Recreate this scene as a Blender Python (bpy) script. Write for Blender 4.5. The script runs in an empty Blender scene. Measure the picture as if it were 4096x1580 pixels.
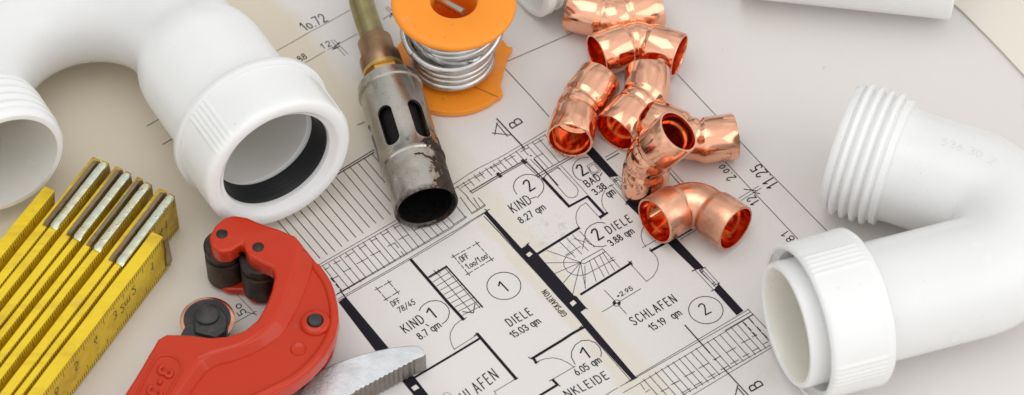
import bpy, bmesh, math, random
from mathutils import Vector, Matrix, noise
random.seed(7)
C = bpy.context.scene.collection
rad = math.radians
mm = 0.001

# ------------------------------------------------------------------ camera
F_PX, PITCH, DIST = 11400.0, rad(52.5), 1.06
W_PX, H_PX = 4096.0, 1580.0
cam_d = bpy.data.cameras.new('camera')
cam = bpy.data.objects.new('camera', cam_d); C.objects.link(cam)
cam.location = (0, -DIST*math.cos(PITCH), DIST*math.sin(PITCH))
cam.rotation_euler = (math.pi/2-PITCH, 0, 0)
cam_d.sensor_width = 36.0
cam_d.lens = 36.0*F_PX/W_PX
cam_d.clip_start = 0.05; cam_d.clip_end = 50
cam_d.dof.use_dof = True
cam_d.dof.focus_distance = 1.04
cam_d.dof.aperture_fstop = 13.0
bpy.context.scene.camera = cam

# ------------------------------------------------------------------ light
sc = bpy.context.scene
sc.view_settings.view_transform = 'Standard'
sc.view_settings.look = 'None'
sc.view_settings.exposure = -0.04
sc.view_settings.gamma = 1.0
sc.view_settings.use_curve_mapping = False
world = bpy.data.worlds.new('World'); sc.world = world
world.use_nodes = True
bg = world.node_tree.nodes['Background']
bg.inputs[1].default_value = 0.92
_wt = world.node_tree
_tc = _wt.nodes.new('ShaderNodeTexCoord'); _dp = _wt.nodes.new('ShaderNodeVectorMath'); _dp.operation = 'DOT_PRODUCT'
_dp.inputs[1].default_value = (0.52, -0.64, 0.56)
_wt.links.new(_tc.outputs['Generated'], _dp.inputs[0])
_nz = _wt.nodes.new('ShaderNodeTexNoise'); _nz.inputs['Scale'].default_value = 2.3; _nz.inputs['Detail'].default_value = 1.5
_wt.links.new(_tc.outputs['Generated'], _nz.inputs['Vector'])
_ad = _wt.nodes.new('ShaderNodeMath'); _ad.operation = 'MULTIPLY_ADD'; _ad.inputs[1].default_value = 2.6
_wt.links.new(_nz.outputs['Fac'], _ad.inputs[0]); _wt.links.new(_dp.outputs['Value'], _ad.inputs[2])
_rp = _wt.nodes.new('ShaderNodeValToRGB')
_mr = _wt.nodes.new('ShaderNodeMapRange'); _mr.inputs[1].default_value = 0.2; _mr.inputs[2].default_value = 2.6
_wt.links.new(_ad.outputs[0], _mr.inputs[0]); _wt.links.new(_mr.outputs[0], _rp.inputs[0])
_e = _rp.color_ramp.elements
_e[0].position = 0.18; _e[0].color = (0.28, 0.275, 0.27, 1)
_e[1].position = 0.80; _e[1].color = (1.18, 1.18, 1.18, 1)
_m = _e.new(0.45); _m.color = (0.79, 0.785, 0.78, 1)
_wt.links.new(_rp.outputs[0], bg.inputs[0])

def area(name, loc, target, sx, sy, power, col=(1, 1, 1)):
    d = bpy.data.lights.new(name, 'AREA'); d.shape = 'RECTANGLE'; d.size = sx; d.size_y = sy
    d.energy = power; d.color = col
    o = bpy.data.objects.new(name, d); C.objects.link(o)
    o.location = loc
    o.rotation_euler = (Vector(target)-Vector(loc)).to_track_quat('-Z', 'Y').to_euler()
    return o
area('window_softbox', (1.05, -0.55, 0.80), (0, 0, 0), 1.1, 1.0, 3.2, (1.0, 0.985, 0.965))
area('ceiling_softbox', (-0.25, -0.05, 1.6), (0, 0, 0), 1.3, 1.0, 5.2, (1.0, 0.992, 0.98))
sc.cycles.max_bounces = 24; sc.cycles.glossy_bounces = 16; sc.cycles.diffuse_bounces = 8
sc.cycles.sample_clamp_indirect = 6.0

# ------------------------------------------------------------------ pixel -> table geometry
_cp, _sp = math.cos(PITCH), math.sin(PITCH)
def P(px, py, z=0.0):
    """point of the photograph (4096 x 1580) on the level z (metres above the table)"""
    x = (px-W_PX/2)/F_PX; y = -(py-H_PX/2)/F_PX
    d = Vector((x, _cp+y*_sp, -_sp+y*_cp))
    t = (z-cam.location.z)/d.z
    return Vector(cam.location)+d*t
def crop(x0, y0, s):
    return lambda *pts: [(x0+a/s, y0+b/s) for a, b in pts]

# ------------------------------------------------------------------ object helpers
def tag(o, label=None, cat=None, group=None, kind=None):
    if label: o['label'] = label
    if cat: o['category'] = cat
    if group: o['group'] = group
    if kind: o['kind'] = kind
    return o
def thing(name, label, cat, loc, group=None):
    o = bpy.data.objects.new(name, None); C.objects.link(o)
    o.location = loc; o.empty_display_size = 0.01
    tag(o, label, cat, group)
    return o
def link(name, bm, mat, parent=None, smooth=40, recalc=True):
    me = bpy.data.meshes.new(name)
    if recalc: bmesh.ops.recalc_face_normals(bm, faces=bm.faces)
    if parent is not None:
        off = parent.matrix_world.translation if False else wloc(parent)
        for v in bm.verts: v.co -= off
    bm.to_mesh(me); bm.free()
    if mat: me.materials.append(mat)
    if smooth:
        for p in me.polygons: p.use_smooth = True
        me.set_sharp_from_angle(angle=rad(smooth))
    o = bpy.data.objects.new(name, me); C.objects.link(o)
    if parent is not None: o.parent = parent
    return o
def wloc(o):
    v = Vector(o.location)
    while o.parent is not None:
        o = o.parent; v += Vector(o.location)
    return v
def bevel(o, w, seg=3, ang=40):
    m = o.modifiers.new('bevel', 'BEVEL'); m.width = w; m.segments = seg
    m.limit_method = 'ANGLE'; m.angle_limit = rad(ang); m.harden_normals = True
    m.use_clamp_overlap = True
    return m

def frame(t, up=Vector((0, 0, 1))):
    t = t.normalized()
    n = up.cross(t)
    if n.length < 1e-4: n = Vector((1, 0, 0)).cross(t)
    n.normalize()
    return n, t.cross(n)
def rings(bm, rs, seg=64, close=False, capa=False, capb=False, rfun=None):
    """rs: list of (centre, u, v, radius)"""
    vs = []
    for i, (c, u, v, r) in enumerate(rs):
        row = []
        for k in range(seg):
            a = 2*math.pi*k/seg
            rr = rfun(i, a, r) if rfun else r
            row.append(bm.verts.new(c+u*(math.cos(a)*rr)+v*(math.sin(a)*rr)))
        vs.append(row)
    n = len(vs)
    for i in range(n if close else n-1):
        a, b = vs[i], vs[(i+1) % n]
        for k in range(seg):
            k2 = (k+1) % seg
            bm.faces.new((a[k], a[k2], b[k2], b[k]))
    if capa: bm.faces.new(vs[0])
    if capb: bm.faces.new(vs[-1])
    return vs
def lathe(prof, origin, axis, seg=64, close=False, capa=False, capb=False, bm=None, up=Vector((0, 0, 1)), rfun=None):
    """prof: (s along axis, radius)"""
    bm = bm or bmesh.new()
    axis = axis.normalized(); u, v = frame(axis, up)
    rings(bm, [(origin+axis*s, u, v, r) for s, r in prof], seg, close, capa, capb, rfun)
    return bm
def tube(pts, r, seg=24, bm=None, caps=True, rad_list=None):
    bm = bm or bmesh.new()
    rs = []; n = len(pts)
    T = []
    for i in range(n):
        a = pts[max(i-1, 0)]; b = pts[min(i+1, n-1)]
        T.append((b-a).normalized())
    u, v = frame(T[0])
    for i in range(n):
        if i:
            q = T[i-1].rotation_difference(T[i]); u = q @ u
        u = (u-T[i]*u.dot(T[i])).normalized(); v = T[i].cross(u)
        rs.append((pts[i], u.copy(), v.copy(), rad_list[i] if rad_list else r))
    rings(bm, rs, seg, False, caps, caps)
    return bm
def spline(pts, n=8):
    out = []
    m = len(pts)
    for i in range(m-1):
        p0 = pts[max(i-1, 0)]; p1 = pts[i]; p2 = pts[i+1]; p3 = pts[min(i+2, m-1)]
        for k in range(n):
            t = k/n
            out.append(0.5*((2*p1)+(p2-p0)*t+(2*p0-5*p1+4*p2-p3)*t*t+(3*p1-p0-3*p2+p3)*t**3))
    out.append(pts[-1])
    return out
def prism(poly, z0, z1, bm=None):
    """poly: Vectors (xy used)"""
    bm = bm or bmesh.new()
    lo = [bm.verts.new((p.x, p.y, z0)) for p in poly]
    hi = [bm.verts.new((p.x, p.y, z1)) for p in poly]
    n = len(poly)
    bm.faces.new(hi); bm.faces.new(list(reversed(lo)))
    for i in range(n):
        j = (i+1) % n
        bm.faces.new((lo[i], lo[j], hi[j], hi[i]))
    return bm
def box(bm, c, ax, ay, az, sx, sy, sz):
    vs = []
    for k in (-1, 1):
        for j in (-1, 1):
            for i in (-1, 1):
                vs.append(bm.verts.new(c+ax*(i*sx/2)+ay*(j*sy/2)+az*(k*sz/2)))
    for f in ((0, 1, 3, 2), (4, 6, 7, 5), (0, 4, 5, 1), (2, 3, 7, 6), (0, 2, 6, 4), (1, 5, 7, 3)):
        bm.faces.new([vs[i] for i in f])
    return bm

# ------------------------------------------------------------------ materials
def mat(name, base, rough=0.5, metal=0.0, spec=0.5, coat=0.0, sss=0.0):
    m = bpy.data.materials.new(name); m.use_nodes = True
    b = m.node_tree.nodes['Principled BSDF']
    b.inputs['Base Color'].default_value = (*base, 1)
    b.inputs['Roughness'].default_value = rough
    b.inputs['Metallic'].default_value = metal
    b.inputs['Specular IOR Level'].default_value = spec
    b.inputs['Coat Weight'].default_value = coat
    b.inputs['Coat Roughness'].default_value = 0.07
    if sss:
        b.inputs['Subsurface Weight'].default_value = sss
        b.inputs['Subsurface Radius'].default_value = (1.0, 0.98, 0.95)
        b.inputs['Subsurface Scale'].default_value = 0.005
    return m
class NT:
    def __init__(s, m): s.t = m.node_tree; s.n = s.t.nodes; s.b = s.n['Principled BSDF']
    def add(s, ty, **kw):
        n = s.n.new(ty)
        for k, v in kw.items():
            if k in n.inputs: n.inputs[k].default_value = v
            else: setattr(n, k, v)
        return n
    def l(s, a, b): s.t.links.new(a, b)
    def coord(s, kind='Object'):
        return s.add('ShaderNodeTexCoord').outputs[kind]
    def noise(s, scale, detail=3, rough=0.55, co=None, dist=0.0):
        n = s.add('ShaderNodeTexNoise'); n.inputs['Scale'].default_value = scale
        n.inputs['Detail'].default_value = detail; n.inputs['Roughness'].default_value = rough
        n.inputs['Distortion'].default_value = dist
        s.l(co or s.coord(), n.inputs['Vector'])
        return n.outputs['Fac']
    def ramp(s, fac, stops):
        r = s.add('ShaderNodeValToRGB')
        els = r.color_ramp.elements
        while len(els) < len(stops): els.new(0.5)
        for e, (p, c) in zip(els, stops):
            e.position = p; e.color = (*c, 1) if len(c) == 3 else c
        s.l(fac, r.inputs[0]); return r.outputs[0]
    def fl(s, fac, a, b, lo=0.0, hi=1.0):
        n = s.add('ShaderNodeMapRange'); n.inputs[1].default_value = a; n.inputs[2].default_value = b
        n.inputs[3].default_value = lo; n.inputs[4].default_value = hi
        s.l(fac, n.inputs[0]); return n.outputs[0]
    def math(s, op, a, b=None):
        n = s.add('ShaderNodeMath', operation=op)
        for i, x in enumerate((a, b)):
            if x is None: continue
            if isinstance(x, (int, float)): n.inputs[i].default_value = x
            else: s.l(x, n.inputs[i])
        return n.outputs[0]
    def mix(s, fac, a, b, bt='MIX'):
        n = s.add('ShaderNodeMix', data_type='RGBA', blend_type=bt)
        for i, x in ((0, fac), (6, a), (7, b)):
            if isinstance(x, (int, float)): n.inputs[i].default_value = x
            elif isinstance(x, tuple): n.inputs[i].default_value = (*x, 1)
            else: s.l(x, n.inputs[i])
        return n.outputs[2]
    def bump(s, h, strength=0.3, dist=0.001):
        n = s.add('ShaderNodeBump'); n.inputs['Strength'].default_value = strength
        n.inputs['Distance'].default_value = dist
        s.l(h, n.inputs['Height']); s.l(n.outputs[0], s.b.inputs['Normal'])
    def base(s, x): s.l(x, s.b.inputs['Base Color'])
    def rough(s, x): s.l(x, s.b.inputs['Roughness'])

def white_plastic(name, base):
    m = mat(name, base, 0.32, spec=0.45, sss=0.45)
    t = NT(m)
    t.rough(t.fl(t.noise(60, 3), 0.3, 0.7, 0.17, 0.28))
    sp = t.fl(t.noise(900, 1), 0.765, 0.80)
    t.base(t.mix(t.math('MULTIPLY', sp, 0.35), t.mix(t.noise(14, 4), base, tuple(c*0.96 for c in base)), (0.35, 0.27, 0.2)))
    t.bump(t.noise(220, 2), 0.05, 0.0006)
    return m
M_white = white_plastic('white_plastic', (0.85, 0.855, 0.85))
M_cream = white_plastic('milky_plastic', (0.82, 0.80, 0.72))
M_inner = white_plastic('inner_plastic', (0.80, 0.79, 0.75))
M_ink = mat('ink', (0.012, 0.010, 0.016), 0.75, spec=0.2)
M_ink2 = mat('thin_ink', (0.030, 0.024, 0.030), 0.8, spec=0.2)
M_rubber = mat('rubber', (0.012, 0.012, 0.013), 0.45, spec=0.4)

# copper
def copper(name, tarn):
    m = mat(name, (0.93, 0.50, 0.34), 0.16, metal=1.0)
    t = NT(m); co = t.coord()
    n1 = t.noise(120, 4, 0.6, co); n2 = t.noise(900, 2, 0.6, co); n3 = t.noise(70, 5, 0.65, co, 0.6)
    clean = t.mix(n1, (0.94, 0.52, 0.35), (0.90, 0.445, 0.285))
    dark = t.mix(t.fl(n2, .3, .7), (0.62, 0.27, 0.15), (0.42, 0.25, 0.19))
    k = t.fl(n3, 0.66-0.28*tarn, 0.85-0.20*tarn, 0, 0.3+0.6*tarn)
    t.base(t.mix(k, clean, dark))
    t.rough(t.math('ADD', t.fl(n1, .3, .7, 0.06+0.08*tarn, 0.15+0.14*tarn), t.math('MULTIPLY', k, 0.25)))
    h = t.math('ADD', t.math('MULTIPLY', t.noise(160, 2, .5, co), 1.0), t.math('MULTIPLY', n2, 0.12))
    t.bump(h, 0.055, 0.0010)
    return m
M_copper = copper('copper', 0.12)
M_copper_in = mat('copper_inside', (0.84, 0.37, 0.20), 0.12, metal=1.0)
M_copper_old = copper('tarnished_copper', 1.1)

# ------------------------------------------------------------------ paper height field and paper
CREASE_A = P(1130, 0); CREASE_B = P(2500, 1580)
_cd = (CREASE_B-CREASE_A); _cd.z = 0; _cd.normalize(); _cn = Vector((-_cd.y, _cd.x, 0))
def paper_h(x, y):
    d = (Vector((x, y, 0))-Vector((CREASE_A.x, CREASE_A.y, 0))).dot(_cn)
    h = 0.00034*math.exp(-(d/0.0024)**2)
    h += 0.00022*(noise.noise(Vector((x*9, y*9, 3.1)))-0.4)
    return h-0.0001
mp = mat('paper', (0.68, 0.65, 0.63), 0.7, spec=0.25)
t = NT(mp); co = t.coord()
sep = t.add('ShaderNodeSeparateXYZ'); t.l(co, sep.inputs[0])
def lin(ax, ay, c0):
    return t.math('ADD', t.math('ADD', t.math('MULTIPLY', sep.outputs[0], ax), t.math('MULTIPLY', sep.outputs[1], ay)), c0)
dcrease = lin(_cn.x, _cn.y, -(CREASE_A.x*_cn.x+CREASE_A.y*_cn.y))      # >0 : right of the fold
n_big = t.noise(14, 4, .6, co); n_mid = t.noise(60, 5, .6, co); n_fine = t.noise(700, 3, .6, co)
base = t.mix(n_big, (0.735, 0.705, 0.68), (0.705, 0.675, 0.655))
# yellowed field beyond the fold (upper left) and yellow band beside the fold
wob = t.math('MULTIPLY', t.math('SUBTRACT', n_mid, 0.5), 0.012)
along = lin(_cd.x, _cd.y, -(CREASE_A.x*_cd.x+CREASE_A.y*_cd.y))
dd = t.math('ADD', dcrease, wob)
left = t.fl(dd, -0.004, 0.003, 1.0, 0.0)
leftfade = t.fl(along, 0.06, 0.13, 1.0, 0.0)
y1 = t.math('MULTIPLY', left, leftfade)
band = t.math('MULTIPLY', t.fl(dd, 0.013, 0.017, 1, 0), t.fl(dd, -0.001, 0.001, 0, 1))
y2 = t.math('MULTIPLY', band, t.fl(along, 0.04, 0.08, 0, 0.48))
yel = t.math('MINIMUM', t.math('ADD', t.math('MULTIPLY', y1, 0.9), y2), 1.0)
base = t.mix(yel, base, t.mix(n_mid, (0.70, 0.62, 0.475), (0.67, 0.60, 0.48)))
# warm foxing and grey smudges
base = t.mix(t.fl(t.noise(28, 4, .6, co, .8), .62, .80, 0, .35), base, (0.60, 0.50, 0.38))
sm = P(2230, 945)
vd = t.add('ShaderNodeVectorMath', operation='DISTANCE'); t.l(co, vd.inputs[0]); vd.inputs[1].default_value = (sm.x, sm.y, 0)
smk = t.math('MULTIPLY', t.fl(vd.outputs['Value'], 0.003, 0.013, 1, 0), t.fl(t.noise(300, 4, .7, co), .52, .66, 0, .45))
base = t.mix(smk, base, (0.30, 0.27, 0.25))
base = t.mix(t.fl(t.noise(420, 2, .5, co), .76, .80, 0, .5), base, (0.32, 0.27, 0.24))
base = t.mix(t.math('MULTIPLY', n_fine, 0.10), base, (0.55, 0.52, 0.50))
t.base(base)
t.bump(t.math('ADD', t.noise(900, 3, .7, co), t.math('MULTIPLY', t.noise(35, 3, .5, co), 3.0)), 0.10, 0.0005)
M_paper = mp

tb = bmesh.new()
for a in ((-3, -3), (3, -3), (3, 3), (-3, 3)): tb.verts.new((a[0], a[1], -0.004))
tb.faces.new(tb.verts)
mt = mat('table_board', (0.70, 0.68, 0.62), 0.5); t = NT(mt)
t.base(t.mix(t.noise(30, 4), (0.72, 0.70, 0.64), (0.66, 0.64, 0.58)))
tag(link('table_top', tb, mt, smooth=0), kind='structure')

sheet = thing('floor_plan_sheet', 'large off-white sheet printed with an apartment floor plan, lying under all the tools', 'floor plan', (0, 0, 0))
bm = bmesh.new()
def axis_pts(a, b, inner_a, inner_b, n):
    return [a]+[inner_a+(inner_b-inner_a)*i/n for i in range(n+1)]+[b]
xs = axis_pts(-0.42, 0.42, -0.215, 0.215, 420); ys = axis_pts(-0.40, 0.40, -0.115, 0.125, 240)
g = [[bm.verts.new((x, y, paper_h(x, y))) for x in xs] for y in ys]
for j in range(len(ys)-1):
    for i in range(len(xs)-1):
        bm.faces.new((g[j][i], g[j][i+1], g[j+1][i+1], g[j+1][i]))
link('paper', bm, M_paper, sheet, smooth=180)

# ------------------------------------------------------------------ print on the sheet
class Ink:
    def __init__(s, z=0.00015): s.bm = bmesh.new(); s.k = 0; s.z = z
    def quad(s, a, b, w, wb=None):
        d = (b-a)
        L = d.length
        if L < 1e-7: return
        d /= L; n = Vector((-d.y, d.x, 0))*(w/2); m = n*((wb or w)/w)
        a = a-d*(w*0.3); b = b+d*(w*0.3)
        s.k += 1; dz = (s.k % 9)*2.5e-6
        N = max(1, int(L/0.004))
        prev = None
        for i in range(N+1):
            p = a.lerp(b, i/N); nn = n.lerp(m, i/N)
            q = []
            for sg in (-1, 1):
                v = p+nn*sg
                q.append(s.bm.verts.new((v.x, v.y, paper_h(v.x, v.y)+s.z+dz)))
            if prev: s.bm.faces.new((prev[0], q[0], q[1], prev[1]))
            prev = q
    def line(s, pts, w=2.6):
        """pts: photograph pixels, w: width in photograph pixels"""
        v = [P(*p) for p in pts]
        for a, b in zip(v, v[1:]): s.quad(a, b, w*0.000094)
    def poly(s, pts, z=None):
        v = [P(*p) for p in pts]
        f = s.bm.faces.new([s.bm.verts.new((p.x, p.y, 0)) for p in v])
        r = bmesh.ops.triangulate(s.bm, faces=[f])
        fs = r['faces']
        for _ in range(5):
            es = [e for e in {e for f in fs for e in f.edges} if e.calc_length() > 0.004]
            if not es: break
            r = bmesh.ops.subdivide_edges(s.bm, edges=es, cuts=1)
            fs = list({f for x in r['geom'] if isinstance(x, bmesh.types.BMFace) for f in (x,)} | set(f for f in fs if f.is_valid))
            r = bmesh.ops.triangulate(s.bm, faces=[f for f in fs if f.is_valid])
            fs = [f for f in r['faces'] if f.is_valid]
        vs = {v for f in fs for v in f.verts}
        s.k += 1
        for v in vs: v.co.z = paper_h(v.co.x, v.co.y)+(z or s.z)+(s.k % 9)*2.5e-6

K1 = crop(1024, 395, 2.5156); K2 = crop(1300, 790, 2.5156); K3 = crop(1300, 1185, 2.5156)
K4 = crop(1812, 395, 2.5156); K5 = crop(1812, 790, 2.5156); K6 = crop(1812, 1185, 2.5156)
K7 = crop(2200, 590, 2.5156); K8 = crop(2324, 790, 2.5156); K9 = crop(2324, 1185, 2.5156)
K10 = crop(2600, 590, 2.5156); K11 = crop(2700, 1000, 2.5156); K12 = crop(2700, 1185, 2.5156)
K13 = crop(1900, 0, 2.5156)
L1 = crop(0, 0, 1.2578); L2 = crop(1024, 0, 1.2578); L3 = crop(2048, 0, 1.2578); L4 = crop(3072, 0, 1.2578)
M1 = crop(0, 790, 1.2578); M2 = crop(1024, 790, 1.2578); M3 = crop(2048, 790, 1.2578); M4 = crop(3072, 790, 1.2578)

walls = Ink(0.00010)
walls.poly(M2((415, 525), (452, 498), (667, 755), (800, 905), (905, 1040), (832, 1040), (725, 910), (600, 768)))
walls.poly(K5((308, 152), (345, 135), (690, 512), (755, 468), (845, 558), (862, 578), (1215, 983))+M3((325, 497), (375, 555), (345, 575), (625, 905), (602, 915), (365, 655), (325, 604))+K5((1040, 985), (640, 535)))
walls.poly(K7((330, 20), (400, -30), (445, 10), (690, 285), (595, 300)))
walls.poly(K7((755, 548), (830, 500))+K8((950, 400), (1240, 708), (1150, 728)))
walls.poly(K11((390, 400), (440, 340), (690, 610), (620, 655)))
walls.poly(K7((490, 690), (575, 645), (590, 660), (510, 715)))
for pts, w in (
    (K3((900, 815), (1288, 585))+K6((262, 425)), 9), (K6((245, 375), (635, 828)), 12),
    (K2((862, 620), (1230, 1045))+K6((105, 230)), 12), (K5((850, 565), (1270, 305)), 11),
    (K8((0, 972), (505, 658)), 10), (K6((800, 622), (1288, 325))+M3((368, 650)), 11), (K6((808, 615), (838, 668)), 10),
    (K6((1005, 840), (1052, 888), (740, 1080)), 10), (K4((905, 800), (1090, 1000)), 13),
    (K7((0, 385), (190, 590)), 12), (K7((185, 595), (380, 490)), 10), (K7((378, 490), (548, 675)), 12),
    (K8((705, 535), (900, 430)), 11), (K2((1035, 800), (1225, 685)), 5), (M2((958, 345), (1140, 550)), 6)):
    walls.line(pts, w)
link('printed_walls', walls.bm, M_ink, sheet, smooth=0)
for q in (M2((780, 955), (805, 940), (822, 958), (795, 972)), K5((733, 572), (772, 543), (802, 568), (765, 599)), M3((290, 530), (310, 515), (325, 530), (305, 548))):
    holes = Ink(0.00018); holes.poly(q)
    link('chimney_mark', holes.bm, M_paper, sheet, smooth=0)

ln = Ink(0.00014)
thin = 2.0
def LL(w, *segs):
    for s in segs: ln.line(s, w)
# --- dimension and site lines
LL(2.6, [(2707.9, 294.2), (3072, 684), (3310, 925)], [(2900, 645.7), (3072, 828), (3195, 959)], [(2690, 280), (2560, 140)])
LL(3.0, K13((305, 692), (585, 994))+K4((967, 182)))
LL(3.0, [(1429.5, 499), (1459, 487.6)], [(2025, 247.3), (2303.5, 126.4)], L1((740, 632), (810, 593)), L1((820, 725), (877, 690)))
LL(thin, L2((90, 262), (475, 48)), L2((240, 318), (510, 168)), L2((375, 200), (447, 278)), L2((390, 198), (462, 270)), L2((650, 35), (700, 88)), L2((660, 28), (690, 60)), L2((640, 95), (690, 62)))
LL(4, L2((385, 250), (420, 210)), L2((395, 245), (418, 232)), L2((675, 85), (690, 55)))
LL(thin, K10((890, 513), (1095, 385)), K10((915, 533), (1120, 405)), K10((205, 210), (355, 375)))
LL(3.6, K10((945, 418), (1080, 435)), K10((1035, 450), (1105, 462)), K10((195, 250), (310, 378)))
LL(4.5, K7((570, 128), (690, 60))); LL(2.6, K7((555, 100), (680, 30)))
LL(thin, M1((1185, 480), (1290, 590)), M1((1180, 630), (1290, 570)), M1((1240, 575), (1290, 588)))
link('dimension_lines', ln.bm, M_ink2, sheet, smooth=0); ln = Ink(0.00014+0.000003*6)
# --- upper left roof field
for s, e in (((1090, 600), (1427, 1165)), ):
    pass
for s, e in (((470, -444), (700, -170)), ((396, -394), (733, 0)), ((326, -354), (660, 40)), ((246, -314), (660, 172)), ((186, -267), (588, 217)), ((101, -216), (510, 255)), ((46, -166), (447, 300)), ((-14, -109), (385, 357)),
             ((-74, -49), (312, 400))):
    LL(2.8, K2(s, e))
for e in ((235, 437), (170, 490), (100, 540), (25, 572), (-50, 610), (-120, 650)):
    x_ = (-158.2-e[1]+1.17*e[0])/1.772
    LL(2.8, K2((x_, -204-.602*(x_-76)), e))
LL(4, K2((76, -204), (-400, 82)))
LL(4.5, K1((770, 790), (1190, 537))); LL(4, K1((805, 745), (1185, 512)))
# --- upper left roof band
LL(thin, K2((-100, 700), (0, 640), (715, 228)), K2((-60, 705), (0, 670), (740, 250)), K2((120, 968), (180, 932), (1288, 285)), K2((100, 985), (175, 945), (1288, 300)), K2((130, 1040), (850, 625), (1288, 365)), K2((130, 1020), (850, 608), (1288, 342)))
LL(thin, K5((0, 275), (325, 68)), K5((0, 290), (325, 82)), K5((0, 345), (365, 118)), K5((0, 362), (330, 150)))
LL(4, K2((160, 950), (400, 805)), K2((150, 925), (200, 994)))
for s, e in (((-20, 690), (175, 940)), ((35, 665), (250, 920)), ((90, 630), (300, 880)), ((150, 592), (365, 848)), ((205, 552), (415, 805)), ((272, 515), (487, 768)), ((328, 480), (537, 735)), ((380, 445), (600, 705)), ((445, 412), (655, 665)), ((498, 388), (708, 638)), ((555, 350), (767, 600)), ((615, 315), (830, 570)), ((680, 275), (887, 528)), ((745, 255), (945, 498)), ((800, 225), (1008, 460)), ((870, 195), (1070, 415)), ((940, 165), (1140, 385)), ((1000, 135), (1188, 340)), ((1060, 100), (1247, 305)), ((1130, 80), (1300, 270))):
    LL(thin+.3, K2(s, e))
for s, e in (((40, 95), (128, 205)), ((75, 0), (190, 160)), ((145, 0), (250, 120)), ((205, 0), (268, 95)), ((255, 0), (325, 80))): LL(thin+.5, K5(s, e))
for s, e in (((90, 665), (155, 630)), ((200, 600), (285, 550)), ((345, 515), (415, 475)), ((190, 745), (260, 708)), ((320, 665), (425, 610)), ((460, 583), (560, 533)), ((460, 440), (525, 408)), ((580, 375), (645, 340)), ((630, 490), (705, 452)), ((695, 308), (755, 275)), ((740, 425), (840, 370)), ((70, 820), (135, 785)), ((0, 725), (40, 700)), ((895, 330), (960, 300)), ((700, 455), (740, 505)), ((765, 540), (800, 582))): LL(thin+.4, K2(s, e))
LL(4.5, K2((60, 810), (95, 848)), K2((110, 872), (142, 905)))
# --- upper right roof band
LL(thin, K4((-60, 905), (130, 775), (250, 700), (480, 585), (660, 480), (740, 440), (940, 318)), K4((-30, 935), (130, 835), (460, 640), (700, 490), (930, 362)))
for s, e in (((40, 878), (155, 994)), ((100, 838), (195, 950)), ((155, 805), (215, 875)), ((210, 760), (270, 830)), ((262, 735), (320, 800)), ((325, 695), (395, 775)), ((375, 680), (425, 732)), ((405, 650), (490, 740)), ((460, 615), (540, 705)), ((515, 592), (595, 677)), ((572, 562), (655, 655)), ((632, 528), (710, 610)), ((690, 490), (760, 570)), ((740, 462), (955, 695)), ((795, 435), (1005, 665)), ((860, 400), (1070, 640)), ((920, 360), (1120, 585)),
             ((700, 640), (870, 790)), ((735, 620), (905, 800)), ((780, 610), (895, 725))): LL(thin+.3, K4(s, e))
for s, e in (((80, 893), (180, 835)), ((220, 800), (310, 748)), ((380, 700), (485, 645)), ((525, 625), (625, 570)), ((680, 535), (765, 490)), ((815, 460), (905, 410)), ((820, 593), (905, 550))): LL(thin+.3, K4(s, e))
LL(4.5, K4((170, 935), (450, 770), (745, 605))); LL(3.2, K4((190, 950), (460, 785), (735, 630)), K4((835, 770), (1140, 600), (1260, 530)), K4((850, 790), (1160, 615), (1288, 545)))
LL(14, K4((450, 752), (480, 782)), K4((700, 618), (728, 645)))
LL(3, K4((915, 800), (930, 770), (1055, 690), (1075, 705)), K4((730, 635), (900, 800)))
LL(5.5, K4((440, 200), (720, 500)), K4((815, 605), (1055, 870))); LL(3.5, K4((445, 240), (420, 362)), K4((393, 343), (580, 366)), K4((437, 245), (550, 378)))
LL(5, K4((778, 568), (788, 574)))
link('roof_hatching', ln.bm, M_ink2, sheet, smooth=0); ln = Ink(0.00014+0.000003*4)
# --- bath, basin, doors
LL(thin, K7((0, 300), (160, 485), (185, 500), (215, 505), (250, 500), (275, 475), (285, 440), (270, 400), (95, 215), (75, 203), (0, 250)), K7((110, 180), (375, 470)), K7((370, 185), (440, 145), (510, 230), (495, 250), (430, 268), (415, 262), (370, 185)), K7((390, 200), (440, 165), (488, 225), (475, 245), (430, 250), (412, 240), (390, 200)), K7((430, 265), (460, 300)))
LL(thin, K7((600, 300), (790, 505)), K7((620, 290), (775, 470)), K7((655, 280), (800, 440)), K7((690, 285), (820, 420)), K7((615, 375), (770, 550)), K7((595, 385), (640, 372)))
LL(4, K7((640, 330), (670, 310)), K7((650, 345), (680, 328)), K7((765, 510), (800, 490)), K7((760, 575), (800, 548)))
LL(thin, K7((615, 385), (560, 420), (528, 480), (520, 540), (535, 600), (570, 650)), K7((360, 555), (305, 590), (268, 650), (260, 710), (272, 770), (300, 815)), K7((360, 555), (515, 722)))
LL(thin, K8((640, 285), (612, 330), (603, 385), (618, 440), (655, 500)), K8((618, 505), (800, 400)), K8((725, 555), (762, 600), (780, 665), (765, 730), (725, 795), (655, 845)), K8((500, 670), (660, 845)))
LL(3.4, K8((690, 512), (720, 555)), K8((690, 535), (715, 520)), K8((478, 640), (520, 680)), K8((480, 660), (510, 640)), K8((1120, 742), (1150, 725)), K8((1215, 718), (1252, 702)))
LL(6, K8((972, 405), (1135, 308))); LL(thin, K8((1000, 423), (1180, 315)))
LL(thin, K11((200, 200), (390, 402)), K11((235, 185), (412, 378)), K11((270, 195), (400, 330)), K11((300, 178), (440, 332)), K11((250, 215), (380, 340)))
LL(4, K11((250, 208), (272, 193)), K11((268, 225), (285, 210)), K11((375, 340), (400, 325)), K11((390, 355), (412, 342)), K11((420, 345), (448, 332)), K11((368, 413), (395, 398)), K11((172, 213), (200, 198)))
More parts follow.
